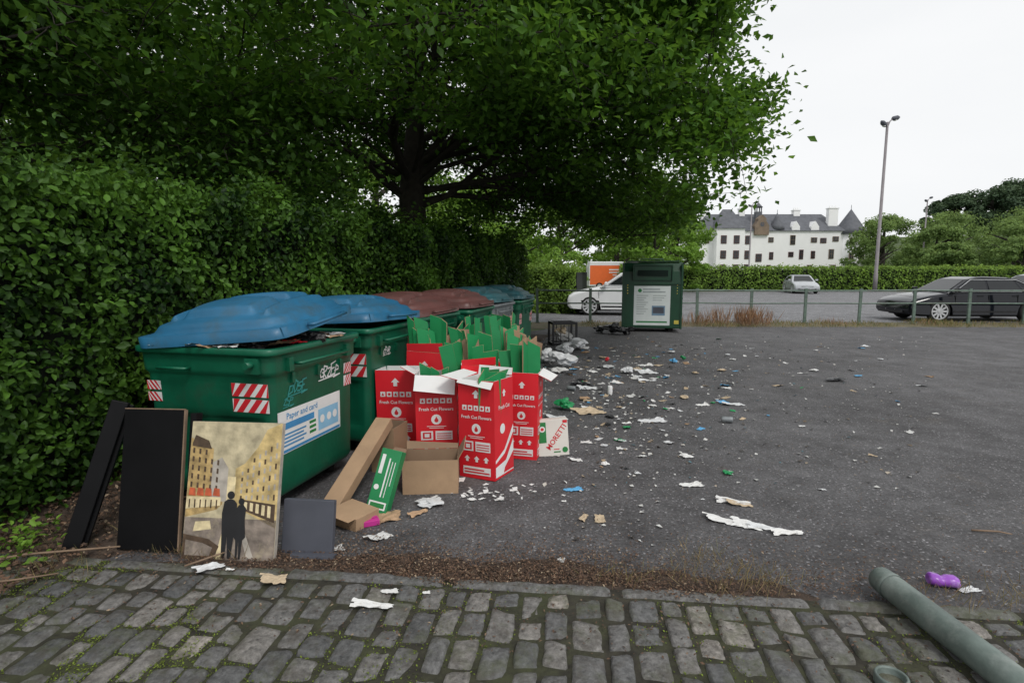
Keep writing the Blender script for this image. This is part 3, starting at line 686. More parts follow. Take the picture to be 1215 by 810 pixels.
def red_box(loc,rz,w,d,h,label,flaps=(),variant=0):
    e=empty('flower_carton',loc,rz,label=label,category='box',group='red flower cartons stacked beside the bins')
    e.rotation_euler=(rad(random.uniform(-2,1.0)),rad(random.uniform(-2,2)),rz)
    mb=MB(); open_box(mb,w,d,h); mb.obj('carton_body',[M_red,M_white],e)
    mb=MB(); carton_print(w,h).to(mb,lambda a,b,o:(a,-d/2-.0012-o,b))
    p=carton_print(d,h)
    if variant:
        p=P2(); p.text('Fresh Cut',0,h*.72,.045,0); arrow(p,0,h*.86,.03,0)
        p.poly([(d/2-.005,.02),(d/2-.005,h*.35),(.02,h*.16),(-d/2+.01,.10),(-d/2+.01,.02)],0); p.poly([(d/2-.005,.03),(d/2-.005,h*.22),(0.0,h*.09),(-.02,.03)],1,2)
        p.poly([(d/2-.005,h*.42),(d/2-.005,h*.5),(0.0,h*.28),(-d/2+.01,h*.2),(-d/2+.01,h*.17),(0,h*.235)],0)
        p.circ(-.03,h*.5,.04,0)
    p.to(mb,lambda a,b,o:(w/2+.0012+o,a,b))
    mb.obj('lettering',[M_white,M_redp],e)
    for s,a,l in flaps: flap(e,s,w,d,h,a,l,M_red,M_white,random.uniform(-5,5))
    return e
red_box((-.98,4.98,0),-rad(8),.36,.28,.75,'tall red flower carton standing against the second bin',[('R',150,.10)])
red_box((-.63,4.74,0),rad(3),.34,.28,.75,'tall red flower carton with white inner flap folded over',[('F',140,.16),('R',100,.13),('L',60,.12)])
red_box((-.20,4.40,0),-rad(27),.32,.31,.77,'tall red flower carton with white swoosh on its side',[('L',80,.15),('F',140,.05),('B',20,.07)],1)
red_box((.10,4.86,0),-rad(12),.28,.26,.75,'narrow red flower carton standing at the stack end',[('R',115,.13)],0)
red_box((-.80,5.35,0),-rad(14),.36,.3,.86,'red flower carton stuffed with folded card',[('F',10,.08)])
red_box((-.32,4.98,0),rad(6),.30,.28,.80,'red flower carton stuffed with folded card',[('F',10,.06)])
red_box((.02,5.38,0),-rad(10),.34,.3,.76,'red flower carton stuffed with folded card',[])
def sheet_board(loc,rot,w,h,m,label,name='folded_card',t=.009,edge=None):
    # a flattened carton: two leaves hinged along a fold
    mb=MB(); n=6; V=[];F=[];mi=[]; k=random.uniform(-.014,.014); fa=random.uniform(-.9,.9); dz=random.uniform(-.07,.07); fw=w*random.uniform(.3,.7)
    def leaf(x0,y0,ang,ww,hh_):
        o0=len(V); ca,sa=math.cos(ang),math.sin(ang)
        for j in range(n+1):
            for i in (0,1):
                z=hh_*j/n; b=k*math.sin(math.pi*j/n); xx=i*ww; z2=z+(dz*(i-.5) if j==n else 0)
                for s in(-1,1): V.append((x0+xx*ca-(b+s*t/2)*sa,y0+xx*sa+(b+s*t/2)*ca,z2))
        for j in range(n):
            o=o0+j*4; F.extend([(o,o+2,o+6,o+4),(o+1,o+5,o+7,o+3),(o,o+4,o+5,o+1),(o+2,o+3,o+7,o+6)]); mi.extend([0,0,1,1])
        F.extend([(o0,o0+1,o0+3,o0+2),(o0+n*4,o0+n*4+2,o0+n*4+3,o0+n*4+1)]); mi.extend([1,1])
    leaf(-w/2,0,0,fw,h); leaf(-w/2+fw,0,fa,w-fw,h*random.uniform(.94,1))
    mb.add(V,F); mb.m=mi; return mb.obj(name,[m,M_card],None,loc,rot,label=label,category='cardboard',group='flattened cardboard stuck upright in cartons')
M_gc=[M_cgreen,M_cgreen,M_cgreen,M_cardin,M_cgreen,M_card]
centers=[(-.80,5.35,.86),(-.32,4.98,.80),(.02,5.38,.76),(-.63,4.74,.74),(-.20,4.42,.76),(.10,4.86,.75),(-.55,5.6,.75)]
rs=random.Random(4)
cl={M_cgreen.name:'green folded card sticking up from a carton',M_card.name:'brown folded card sticking up from a carton',M_cardin.name:'brown folded card sticking up from a carton'}
for ci,(cx,cy,ch) in enumerate(centers):
    lean0=rs.uniform(-14,14); az0=rs.uniform(-30,30)
    for k in range([7,8,9,2,3,5,7][ci]):
        m=M_gc[rs.randrange(6)]; H=rs.uniform(.55,.85)
        a=rs.uniform(-.10,.10); top=rs.uniform(.14,.30) if ci not in(3,4) else rs.uniform(.03,.08)
        sheet_board((cx+a,cy+rs.uniform(-.08,.08),ch+top-H+.02),(rad(rs.uniform(-5,5)),rad(lean0*.6+a*60+rs.uniform(-4,4)),rad(az0+rs.choice([0,0,60])+rs.uniform(-12,12))),rs.uniform(.14,.24),H,m,cl[m.name])
for k in range(14):
    s=rs.uniform(2.3,4.6); x=-1.60+.272*s+.24; y=3.60+.962*s
    m=M_gc[rs.randrange(6)]
    sheet_board((x+rs.uniform(-.02,.3),y,.0),(rad(rs.uniform(-6,6)),rad(rs.uniform(-14,4)),rad(rs.uniform(-30,80))),rs.uniform(.16,.28),rs.uniform(.85,1.10),m,'flattened green card leaning against the bins' if m==M_cgreen else 'flattened card leaning against the bins')

e=empty('cardboard_box',(-.60,4.10,0),rad(4),label='open brown cardboard box on the asphalt below red cartons',category='box')
mb=MB(); open_box(mb,.40,.28,.25); mb.obj('carton_body',[M_card,M_cardin],e)
flap(e,'L',.4,.28,.25,78,.10,M_card,M_cardin); flap(e,'R',.4,.28,.25,30,.10,M_card,M_cardin); flap(e,'B',.4,.28,.25,25,.05,M_card,M_cardin)
e=empty('cardboard_box',(-1.00,4.52,0),-rad(14),label='brown cardboard box behind the long leaning carton',category='box')
mb=MB(); open_box(mb,.20,.26,.37); mb.obj('carton_body',[M_card,M_cardin],e)
e=empty('green_carton',(-.915,3.60,.0),0,label='green printed carton leaning on the brown box',category='box'); e.rotation_euler=(rad(-24),rad(9),rad(-12))
mb=MB(); mb.box((0,.05,.22),(.145,.09,.44)); mb.obj('carton_body',M_cgreen,e,bevel=.003)
p=P2(); p.poly([(-.055,.27),(-.03,.27),(-.03,.40),(-.055,.40)],0); p.rect(.0,.12,.010,.38,0); p.rect(.025,.12,.030,.36,0); p.rect(.045,.2,.05,.36,0); p.rect(-.06,.04,.06,.09,0); p.rect(-.05,.05,.05,.08,1,2); p.circ(-.04,.18,.018,0)
mb=MB(); p.to(mb,lambda a,b,o:(a,.005-.0012-o,b)); mb.obj('printed_panel',[M_white,M_greenp],e)
a=Vector((-1.19,3.58,.05)); b=Vector((-1.01,4.40,.42)); d=(b-a); Lc=d.length; q=d.to_track_quat('Y','Z')
mb=MB(); mb.box((0,Lc/2,.0),(.13,Lc,.08)); mb.box((0,-.03,.03),(.13,.07,.006))
ob=mb.obj('long_carton',M_card,bevel=.004,label='long narrow brown carton leaning on a brown box',category='box'); ob.location=a+Vector((0,0,.0)); ob.rotation_euler=q.to_euler()
mb=MB(); mb.box((0,0,.045),(.24,.2,.09)); mb.box((0,-.13,.09),(.22,.06,.004)); mb.obj('flattened_carton',M_card,None,(-1.02,3.50,0),(0,rad(4),rad(-30)),bevel=.003,label='squashed brown carton on the ground by the bin',category='box')
mb=MB(); mb.box((0,0,.02),(.10,.07,.035)); mb.box((0,.02,.042),(.08,.03,.006)); mb.obj('magenta_carton',M_pink,None,(-.90,3.46,0),(0,0,rad(25)),bevel=.003,label='small magenta carton scrap on the ground',category='box')

e=empty('drinks_carton',(.37,4.82,0),rad(8),label='pale drinks carton with red lettering standing by cartons',category='box'); e.rotation_euler=(rad(-6),rad(-3),rad(6))
M_cream=mat('carton_cream',(.70,.68,.62),.6,.06,5,dirt=(.5,.44,.36),damt=.2)
mb=MB(); mb.box((0,.05,.16),(.27,.10,.32)); mb.obj('carton_body',M_cream,e,bevel=.003)
p=P2(); p.text('MORETTI',.03,.165,.066,1,1,rad(52),.95); p.rect(-.125,.12,-.06,.30,3,1); p.circ(-.093,.24,.026,0,2); p.circ(-.093,.24,.014,1,3); p.circ(.10,.05,.025,3,1); p.rect(.0,.03,.06,.04,3,1); p.rect(.0,.055,.05,.062,1,1); p.rect(.09,.285,.13,.31,1,1)
mb=MB(); p.to(mb,lambda a,b,o:(a,-.0012-o,b)); mb.obj('lettering',[M_white,M_redp,M_tanp,M_greenp],e)

# ------------------------------------------------------------------ painting and panels
def lean(name,loc,rz,back,label,cat): 
    e=empty(name,loc,rz,label=label,category=cat); e.rotation_euler=(-rad(back),0,rz); return e
W_,H_=.54,.765
M_sk=mat('paint_sky',(.50,.43,.28),.6,.35,14,.3,40); M_oc=mat('paint_ochre',(.42,.29,.12),.6,.5,18,.3,40); M_ye=mat('paint_yellow',(.55,.41,.18),.6,.45,16,.3,40)
M_or=mat('paint_awning',(.5,.10,.04),.6,.4,20); M_vi=mat('paint_street',(.22,.18,.15),.6,.5,14,.3,40,dirt=(.5,.42,.28),damt=.35,dscale=9); M_br=mat('paint_brown',(.08,.05,.03),.6,.5,20); M_gl=mat('paint_glow',(.72,.60,.36),.6,.3,20); M_bk=mat('paint_black_figure',(.012,.012,.014),.6,.3,10); M_pg=mat('paint_palegrey',(.42,.38,.33),.6,.3,16)
e=lean('canvas_painting',(-1.59,3.0,.0),-rad(5),14,'canvas painting of a couple in a yellow street leaning on bin','painting')
mb=MB(); mb.box((0,.018,H_/2),(W_,.034,H_)); mb.obj('canvas',[M_pg],e,bevel=.002)
p=P2(); p.rect(-W_/2,0,W_/2,H_,0,0)
X=lambda u:(u-.5)*W_*.995; Z=lambda v:v*H_
def q(pts,m,l): p.poly([(X(u),Z(v)) for u,v in pts],m,l)
q([(0,.30),(1,.30),(1,0),(0,0)],3,1)
q([(0,.30),(.34,.36),(.40,.40),(.40,.62),(.26,.70),(.26,.80),(0,.88)],1,1)
q([(.26,.42),(.44,.42),(.44,.66),(.36,.74),(.26,.70)],8,2)
q([(1,.24),(.62,.36),(.52,.40),(.52,.66),(.62,.70),(.75,.82),(.84,.95),(1,1)],2,1)
q([(.44,.40),(.53,.40),(.53,.60),(.44,.60)],7,2)
for k in range(5):
    for r in range(5):
        u=.03+.07*k; v=.52+.062*r-.006*k
        if v<.82-.03*k: q([(u,v),(u+.022,v-.003),(u+.022,v+.035),(u,v+.038)],4,3)
for k in range(7):
    for r in range(6):
        u=.95-.06*k; top=.90-.045*k; v=.44+.075*r*(1-.07*k)
        if v<top: q([(u,v),(u+.02,v),(u+.02,v+.042*(1-.06*k)),(u,v+.04*(1-.06*k))],8 if (k+r)%3 else 4,3)
for k in range(4): q([(.02+.09*k,.46),(.10+.09*k,.455),(.09+.09*k,.51),(.03+.09*k,.515)],5,4)
q([(.0,.36),(.38,.39),(.38,.45),(.0,.45)],6,3)
for k in range(6): q([(.03+.06*k,.37),(.045+.06*k,.37),(.045+.06*k,.43),(.03+.06*k,.43)],4,4)
q([(.60,.37),(.98,.28),(.98,.41),(.60,.44)],4,2)
for k in range(5): q([(.64+.065*k,.375-.014*k),(.675+.065*k,.37-.014*k),(.675+.065*k,.42-.006*k),(.64+.065*k,.425-.006*k)],6,3)
q([(0,.0),(.34,.0),(.40,.10),(.28,.15),(0,.18)],4,3); q([(.03,.03),(.3,.03),(.33,.09),(.22,.12),(.03,.14)],3,4)
q([(.36,.0),(.44,.0),(.50,.32),(.46,.33)],6,2); q([(.72,.0),(.80,.0),(.62,.28),(.58,.28)],8,2); q([(.10,.20),(.30,.22),(.28,.28),(.12,.27)],6,2)
q([(.02,.84),(.05,.90),(.2,.86),(.24,.80),(.02,.82)],4,5)
def fig(pts,cx,s): return [(cx+(u-cx)*s,v*s+.005) for u,v in pts]
q(fig([(.445,.01),(.475,.01),(.485,.14),(.50,.01),(.53,.01),(.545,.15),(.56,.22),(.555,.33),(.53,.35),(.515,.355),(.47,.355),(.44,.34),(.425,.27),(.435,.15)],.5,1.22),9,6); p.circ(X(.495),Z(.468),.022,9,6)
q(fig([(.585,.01),(.60,.01),(.605,.12),(.615,.01),(.63,.01),(.64,.12),(.665,.14),(.65,.24),(.655,.31),(.63,.33),(.59,.33),(.57,.31),(.565,.24),(.555,.14),(.578,.12)],.58,1.2),9,7); p.circ(X(.615),Z(.425),.018,9,7)
q([(.545,.27),(.585,.30),(.585,.33),(.54,.32)],9,5)
mb=MB(); p.to(mb,lambda a,b,o:(a,-.0005-o,b),.0006); mb.obj('painted_picture',[M_sk,M_oc,M_ye,M_vi,M_br,M_or,M_gl,M_gl,M_pg,M_bk],e)

e=lean('furniture_board',(-2.07,3.08,.02),-rad(4),11,'tall black furniture board with bare edge beside painting','board')
mb=MB(); mb.box((-.02,.012,.40),(.36,.022,.80)); mb.obj('board_face',M_blackb,e,bevel=.002)
mb=MB(); mb.box((.166,.012,.40),(.008,.022,.80)); mb.box((-.02,.012,.803),(.36,.020,.005)); mb.obj('board_edge',M_wood,e)
mb=MB(); mb.box((.20,.06,.39),(.035,.06,.78)); mb.obj('rear_board',M_blackb,e)
mb=MB(); mb.box((0,0,.43),(.09,.045,.88)); mb.box((.05,.03,.43),(.03,.03,.86)); o=mb.obj('black_plank',M_blackb,None,(-2.52,3.08,.02),(-rad(12),rad(17),rad(15)),bevel=.004,label='black plastic-covered plank leaning against the bin',category='plank')
e=lean('grey_box',(-1.17,3.06,.0),-rad(6),12,'small dark grey fabric storage box folded flat','box')
mb=MB(); mb.box((0,.02,.155),(.30,.04,.31)); mb.obj('box_face',M_grey,e,bevel=.004)
mb=MB(); mb.box((.06,-.03,.012),(.25,.06,.02)); mb.obj('folded_rim',M_grey,e)

# ------------------------------------------------------------------ fallen steel post and stub
mb=MB(); n=28
def ring(y,r): return [(r*math.cos(2*math.pi*k/n),y,r*math.sin(2*math.pi*k/n)) for k in range(n)]
mb.loft([ring(.0,.045),ring(.003,.052),ring(.012,.058),ring(.03,.061),ring(.06,.062),ring(.45,.062),ring(1.6,.062)],0,sm=True,cap0=True)
mb.loft([ring(.075,.0645),ring(.08,.066),ring(.095,.066),ring(.10,.0645)],0,sm=True,cap0=False,cap1=False)
ob=mb.obj('fallen_bollard',M_pole,None,(1.83,2.68,.088),(0,0,0),label='weathered grey-green steel bollard lying across the setts',category='bollard'); ob.rotation_euler=(rad(-0.5),0,rad(183.5))
mb=MB()
def r2(z,r): return [(r*math.cos(2*math.pi*k/n),r*math.sin(2*math.pi*k/n),z) for k in range(n)]
mb.loft([r2(0,.060),r2(.03,.060),r2(.035,.057),r2(.035,.050),r2(.03,.047),r2(.0,.047)],0,sm=True,cap0=False,cap1=True)
mb.obj('bollard_socket',M_pole,None,(1.475,2.035,.012),label='cut-off steel bollard socket set in the setts',category='bollard socket')

# ------------------------------------------------------------------ recycling bank
e=empty('recycling_bank',(3.80,15.6,0),-rad(10),label='dark green metal recycling bank with white notice',category='recycling bank')
mb=MB(); prof=[(-.5,.10),(.5,.10),(.5,1.62),(.42,1.84),(-.36,1.84),(-.46,1.60),(-.5,1.3)]
mb.loft([[(x,y,z) for y,z in prof] for x in(-.77,.77)],0); mb.obj('bank_body',M_bank,e,bevel=.02)
mb=MB()
for x in(-.755,.755): mb.box((x,-.47,.95),(.05,.09,1.72))
mb.box((0,-.505,1.28),(1.44,.03,.04)); mb.box((0,-.505,.14),(1.44,.03,.05)); mb.box((0,0,1.87),(1.4,.8,.03)); mb.tube([(-.3,0,1.88),(-.3,0,1.93),(.3,0,1.93),(.3,0,1.88)],.018,8)
for z in(.5,.9,1.3): mb.box((.786,0,z),(.02,.9,.03))
mb.obj('frame',M_bank,e,bevel=.006)
mb=MB(); mb.box((0,-.49,1.56),(.96,.08,.38)); mb.box((0,-.52,1.77),(1.02,.08,.03)); mb.box((-.50,-.52,1.56),(.03,.08,.38)); mb.box((.50,-.52,1.56),(.03,.08,.38)); mb.obj('deposit_hatch',M_bank,e,bevel=.005)
mb=MB(); mb.box((0,-.545,1.56),(.78,.03,.15)); mb.obj('deposit_slot',M_hatch,e,bevel=.005)
p=P2(); p.rect(-.47,.18,.47,1.22,0,0); p.circ(-.32,1.10,.05,1,1); p.rect(-.24,1.12,.20,1.15,4,1); p.rect(-.24,1.05,.34,1.08,4,1)
p.rect(.0,.44,.34,.70,2,1)
for k in range(9): p.rect(-.40,.96-.06*k,-.10-.05*(k%3),.975-.06*k,4,1)
for k in range(3): p.rect(.02,.96-.06*k,.36-.05*(k%3),.975-.06*k,4,1)
p.rect(-.4,.25,.40,.29,1,1); p.rect(.03,.50,.31,.66,3,2)
mb=MB(); p.to(mb,lambda a,b,o:(a,-.502-o,b),.002); mb.obj('notice',[mat('notice_pale',(.66,.71,.70),.6,.05),M_greenp,mat('print_steel',(.15,.25,.35),.5),M_grey,mat('print_greytext',(.3,.34,.34),.6)],e)
mb=MB(); p=P2()
for k in range(4): p.circ(-.64,1.24-.07*k,.016,0,1); p.circ(.64,1.24-.07*k,.012,0,1)
p.rect(.58,.22,.70,.32,0,1)
p.to(mb,lambda a,b,o:(a,-.502-o,b),.002).obj('yellow_dots',[M_yellow],e)
mb=MB(); mb.box((-.5,0,.05),(.12,.9,.10)); mb.box((.5,0,.05),(.12,.9,.10)); mb.obj('skid',M_dark,e)

# ------------------------------------------------------------------ railing
e=empty('railing',(0,0,0),label='green-grey metal guard railing along the car park edge',category='railing')
fx=lambda x:(x,17.9-.028*x)
mb=MB(); mb.box((0,0,.53),(.08,.05,1.06)); mb.box((0,0,1.07),(.09,.06,.02)); mb.box((0,0,.02),(.14,.12,.02)); pm=mb.mesh('post',[M_fence]); x=.8
while x<30:
    ob=bpy.data.objects.new('post',pm); link(ob,e); ob.location=(*fx(x),0); ob.rotation_euler=(random.uniform(-.02,.02),random.uniform(-.02,.02),random.uniform(-.03,.03)); x+=1.66
for z,r in((1.02,.026),(.62,.022)):
    mb=MB(); mb.tube([(*fx(.8+i*1.66),z+random.uniform(-.014,.014)) for i in range(18)],r,8); mb.obj('rail',M_fence,e)

# ------------------------------------------------------------------ vehicles
def car(label,loc,rz,paint,L=4.5,W=1.8,H=1.45,estate=0,name='car',cat='car',group=None):
    e=empty(name,loc,rz,label=label,category=cat)
    if group: e['group']=group
    h=L/2; wb=L*.60; r=.34; k=H/1.45; wxs=(wb/2-.02,-wb/2-.02)
    top=[(h-.10,.24),(h-.01,.34),(h,.50*k),(h-.05,.64*k),(h-.22,.74*k),(h-.7,.85*k),(h-1.22,.93*k),(h-1.6,.96*k),(0,.97*k),(-h+.9,1.0*k),(-h+.35,1.01*k),(-h+.06,.95*k),(-h,.78*k),(-h+.02,.5*k),(-h+.05,.34),(-h+.14,.24)]
    bot=[]
    for wx in reversed(wxs):
        bot.append((wx-r-.07,.22))
        for t in range(1,10): a=math.pi-math.pi*t/10; bot.append((wx+math.cos(a)*(r+.06),.30+math.sin(a)*(r+.07)))
        bot.append((wx+r+.07,.22))
    prof=top+bot; rings=[]
    for s,inx,dz in((-1,.14,.08),(-.97,.07,.04),(-.9,.02,.0),(-.5,-.02,-.02),(0,-.03,-.03),(.5,-.02,-.02),(.9,.02,0),(.97,.07,.04),(1,.14,.08)):
        rings.append([(x*(1-inx/h) if abs(x)>h*.75 else x,s*W/2-(.05*math.copysign(1,s)*max(0,(z-.55))/.4 if abs(s)>.8 else 0),z-(dz if z>.6 else 0)) for x,z in prof])
    mb=MB(); mb.loft(rings,0,sm=True); 
    ob=mb.obj('body',[paint],e,fix=True); md=ob.modifiers.new('s','BEVEL'); md.width=.02; md.segments=2; md.angle_limit=rad(25); md2=ob.modifiers.new('w','WEIGHTED_NORMAL')
    B=1.0*k-.03; A_=[(h-1.20,B-.05),(h-1.95,H-.08),(h-2.3,H-.01),(-.1,H),(-h+1.5-.3*estate,H-.03),(-h+1.15-.5*estate,H-.09),(-h+.38-.1*estate,B)]
    def hw(z): t=(z-B)/(H-B); return W/2*(.93-.26*max(0,t))
    mb=MB(); mb.loft([[(x,-hw(z),z) for x,z in A_]]+[[(x,s*hw(z)*.85,z+(.02 if z>B+.1 else 0)) for x,z in A_] for s in(-1,1)]+[[(x,hw(z),z) for x,z in A_]],0)
    ob=mb.obj('roof',[paint],e,fix=True); md=ob.modifiers.new('s','BEVEL'); md.width=.02; md.segments=2; md.angle_limit=rad(25)
    zt=H-.10; zb=B+.05
    def xf(z): (x0,z0),(x1,z1)=A_[0],A_[1]; return x0+(x1-x0)*(z-z0)/(z1-z0)
    def xr(z): (x0,z0),(x1,z1)=A_[6],A_[5]; return x0+(x1-x0)*(z-z0)/(z1-z0)
    mid=-.12
    for s in(-1,1):
        for (b0,b1,t1,t0) in (((xf(zb)-.16),mid+.03,mid+.03,xf(zt)-.14),(mid-.04,-h+1.22-.2*estate,-h+1.40-.3*estate,mid-.04)):
            mb=MB(); mb.add([(b0,s*(hw(zb)+.006),zb),(b1,s*(hw(zb)+.006),zb),(t1,s*(hw(zt)+.006),zt),(t0,s*(hw(zt)+.006),zt)],[(0,1,2,3)]); mb.obj('window',M_glass,e)
        b0=-h+1.16-.2*estate; mb=MB(); mb.add([(b0,s*(hw(zb)+.006),zb),(xr(zb)+.12,s*(hw(zb+.02)+.006),zb+.03),(xr(zt-.02)+.1,s*(hw(zt)+.006),zt-.04),(b0+.18,s*(hw(zt)+.006),zt)],[(0,1,2,3)]); mb.obj('window',M_glass,e)
        mb=MB(); mb.box(((xf(zb)-h+1.2)/2,s*(hw(zb)+.01),zb-.03),(xf(zb)+h-1.2,.012,.024))
        ts=[(xf(zb)-.10,hw(zb)+.012,zb-.02),(xf(zt)-.10,hw(zt)+.012,zt+.02),(-h+1.3-.3*estate,hw(zt)+.012,zt+.015),(xr(zb)+.10,hw(zb)+.012,zb-.01)]
        mb.tube([(x,s*y,z) for x,y,z in ts],.009,6); mb.obj('window_trim',M_rim,e)
        mb=MB(); mb.box((0,s*(W/2+.001),.33),(wb-.9,.02,.05)); mb.obj('sill',M_black,e)
        for x in(mid,mid+1.0 if estate else mid+1.05,-h+1.35):
            mb=MB(); mb.box((x,s*(W/2-.022),.62),(.012,.012,.50)); mb.obj('door_gap',M_dark,e)
    for (x0,z0),(x1,z1),nm,dx in ((A_[0],A_[1],'windscreen',.008),(A_[6],A_[5],'rear_window',-.008)):
        f=lambda t:(x0+(x1-x0)*t+dx,z0+(z1-z0)*t+.008); (xa,za),(xb,zb_)=f(.08),f(.95)
        mb=MB(); mb.add([(xa,-hw(za)*.84,za+.01),(xa,hw(za)*.84,za+.01),(xb,hw(zb_)*.82,zb_+.02),(xb,-hw(zb_)*.82,zb_+.02)],[(0,1,2,3)]); mb.obj(nm,M_glass,e)
    for wx in wxs:
        for s in(-1,1):
            we=bpy.data.objects.new('wheel',None); link(we,e); we.location=(wx,s*(W/2-.10),r)
            mb=MB(); rr=[(-.10,r*.62),(-.10,r*.93),(-.08,r),(.08,r),(.10,r*.93),(.10,r*.74),(.07,r*.72)]
            mb.loft([[(q2*math.cos(2*math.pi*k2/24),y*s,q2*math.sin(2*math.pi*k2/24)) for k2 in range(24)] for y,q2 in rr],0,sm=True); mb.obj('tyre',M_tyre,we)
            mb=MB()
            for k2 in range(10):
                a=2*math.pi*k2/10; c,d_=math.cos(a),math.sin(a); w2=.03
                mb.add([(c*.04-d_*w2,s*.085,d_*.04+c*w2),(c*.04+d_*w2,s*.085,d_*.04-c*w2),(c*r*.74+d_*w2,s*.10,d_*r*.74-c*w2),(c*r*.74-d_*w2,s*.10,d_*r*.74+c*w2)],[(0,1,2,3)])
            mb.tube([(0,s*.07,0),(0,s*.105,0)],.06,12)
            mb.loft([[(q2*math.cos(2*math.pi*k2/24),y*s,q2*math.sin(2*math.pi*k2/24)) for k2 in range(24)] for y,q2 in((.095,r*.79),(.105,r*.77),(.105,r*.69),(.08,r*.67))],0,cap0=False,cap1=False); mb.obj('rim',M_rim,we)
    for s in(-1,1):
        mb=MB(); mb.loft([[(h-.05,s*(W/2-.16),.60*k),(h-.03,s*(W/2-.45),.58*k),(h-.07,s*(W/2-.45),.68*k),(h-.14,s*(W/2-.15),.69*k)],[(h-.50,s*(W/2-.03),.68*k),(h-.35,s*(W/2-.45),.60*k),(h-.35,s*(W/2-.45),.70*k),(h-.48,s*(W/2-.05),.73*k)]]); mb.obj('headlight',M_lamp,e)
        mb=MB(); mb.box((-h+.12,s*(W/2-.18),.80*k),(.20,.28,.12)); mb.obj('tail_light',M_tail,e,bevel=.02)
        mb=MB(); mb.box((h-1.42,s*(W/2+.07),B+.07),(.12,.18,.12)); mb.obj('wing_mirror',paint,e,bevel=.025)
        for x in(.15,-.95):
            mb=MB(); mb.box((x,s*(W/2-.035),.84*k),(.18,.03,.025)); mb.obj('door_handle',paint,e)
    mb=MB(); mb.box((h-.01,0,.50*k),(.04,.8,.16)); mb.box((h-.02,0,.32),(.05,1.2,.09)); mb.obj('grille',M_black,e,bevel=.01)
    mb=MB(); mb.box((h+.012,0,.42*k),(.01,.5,.10)); mb.box((-h-.006,0,.62*k),(.012,.5,.10)); mb.obj('number_plate',M_white,e)
    mb=MB(); mb.box((0,0,.22),(L-.9,W-.25,.10)); mb.obj('underside',M_dark,e)
    return e
car('black saloon car parked beyond the railing',(15.05,19.0,0),rad(179),M_carblack,4.75,1.85,1.42)
car('paler grey car parked behind the black car',(22.4,24.5,0),rad(184),M_cargrey,4.4,1.8,1.50,1)
car('white hatchback parked behind the recycling bank',(4.2,21.6,0),rad(170),M_carwhite,4.1,1.78,1.60,1)
car('silver car parked across the far car park',(21.8,43.2,0),rad(-104),M_carsilver,4.2,1.72,1.36,1)
e=empty('delivery_van',(9.2,50,0),0,label='white and orange delivery van parked behind the white car',category='van')
mb=MB(); pr=[(2.55,.3),(2.6,.7),(2.45,1.0),(2.2,1.35),(1.85,2.18),(1.6,2.42),(-2.5,2.45),(-2.6,1.9),(-2.6,.35)]
mb.loft([[(x,s*(1.0-.08*max(0,z-.9)),z) for x,z in pr] for s in(-1,1)],0); mb.obj('body',[M_carwhite],e,fix=True,bevel=.05)
for s in(-1,1):
    p=P2(); p.poly([(-2.52,.5),(2.4,.5),(2.35,.95),(2.0,1.45),(1.8,2.12),(-2.52,2.12)],0,0); p.rect(-.9,1.70,.6,1.80,1,1); p.rect(-.9,1.48,.9,1.57,1,1); p.rect(-.6,1.26,.5,1.34,1,1)
    mb=MB(); p.to(mb,lambda a,b,o:(a,s*(1.0-.08*max(0,b-.9)+.008+o),b),.004); mb.obj('livery',[M_orange,M_white,M_glass],e)
    for wx in(1.7,-1.7):
        mb=MB(); mb.tube([(wx,s*.78,.33),(wx,s*1.01,.33)],.33,20); mb.tube([(wx,s*1.0,.33),(wx,s*1.02,.33)],.2,16,1); mb.obj('wheel',[M_tyre,M_rim],e)
mb=MB(); mb.add([(2.21,-.85,1.38),(2.21,.85,1.38),(1.89,.78,2.13),(1.89,-.78,2.13)],[(0,1,2,3)]); mb.obj('windscreen',M_glass,e)

# ------------------------------------------------------------------ street lamps
def lamp(x,y,h,label,twin=True):
    e=empty('street_lamp',(x,y,0),label=label,category='street lamp',group='tall street lamps around the car park')
    mb=MB(); mb.tube([(0,0,0),(0,0,1.4),(0,0,1.45),(0,0,h)],[.16,.16,.13,.09],12); mb.obj('lamp_post',M_lpost,e)
    arms=[(-.45,-.3,-.25),(.75,.3,.35)]
    for ax,ay,az in arms:
        mb=MB(); mb.tube([(0,0,h-.45),(ax*.3,ay*.3,h-.15+az*.6),(ax*.75,ay*.75,h+az)],[.05,.045,.04],8); mb.obj('lamp_arm',M_lpost,e)
        mb=MB(); d=Vector((ax,ay,.18)).normalized(); c=Vector((ax,ay,h+az+.02)); a0=c-d*.35; a1=c+d*.5
        mb.tube([a0,a0.lerp(a1,.2),a0.lerp(a1,.7),a1],[.07,.17,.18,.06],10); mb.obj('lamp_head',M_grey,e)
        mb=MB(); mb.tube([c-Vector((0,0,.19)),c-Vector((0,0,.12))],[.10,.13],10); mb.obj('lamp_lens',M_lamp,e)
    return e
lamp(28.9,45.5,13.0,'tall grey street lamp with two heads by the hedge'); lamp(70,98,13.6,'distant street lamp among trees')
lamp(41.3,100,13,'distant street lamp beside the white building')

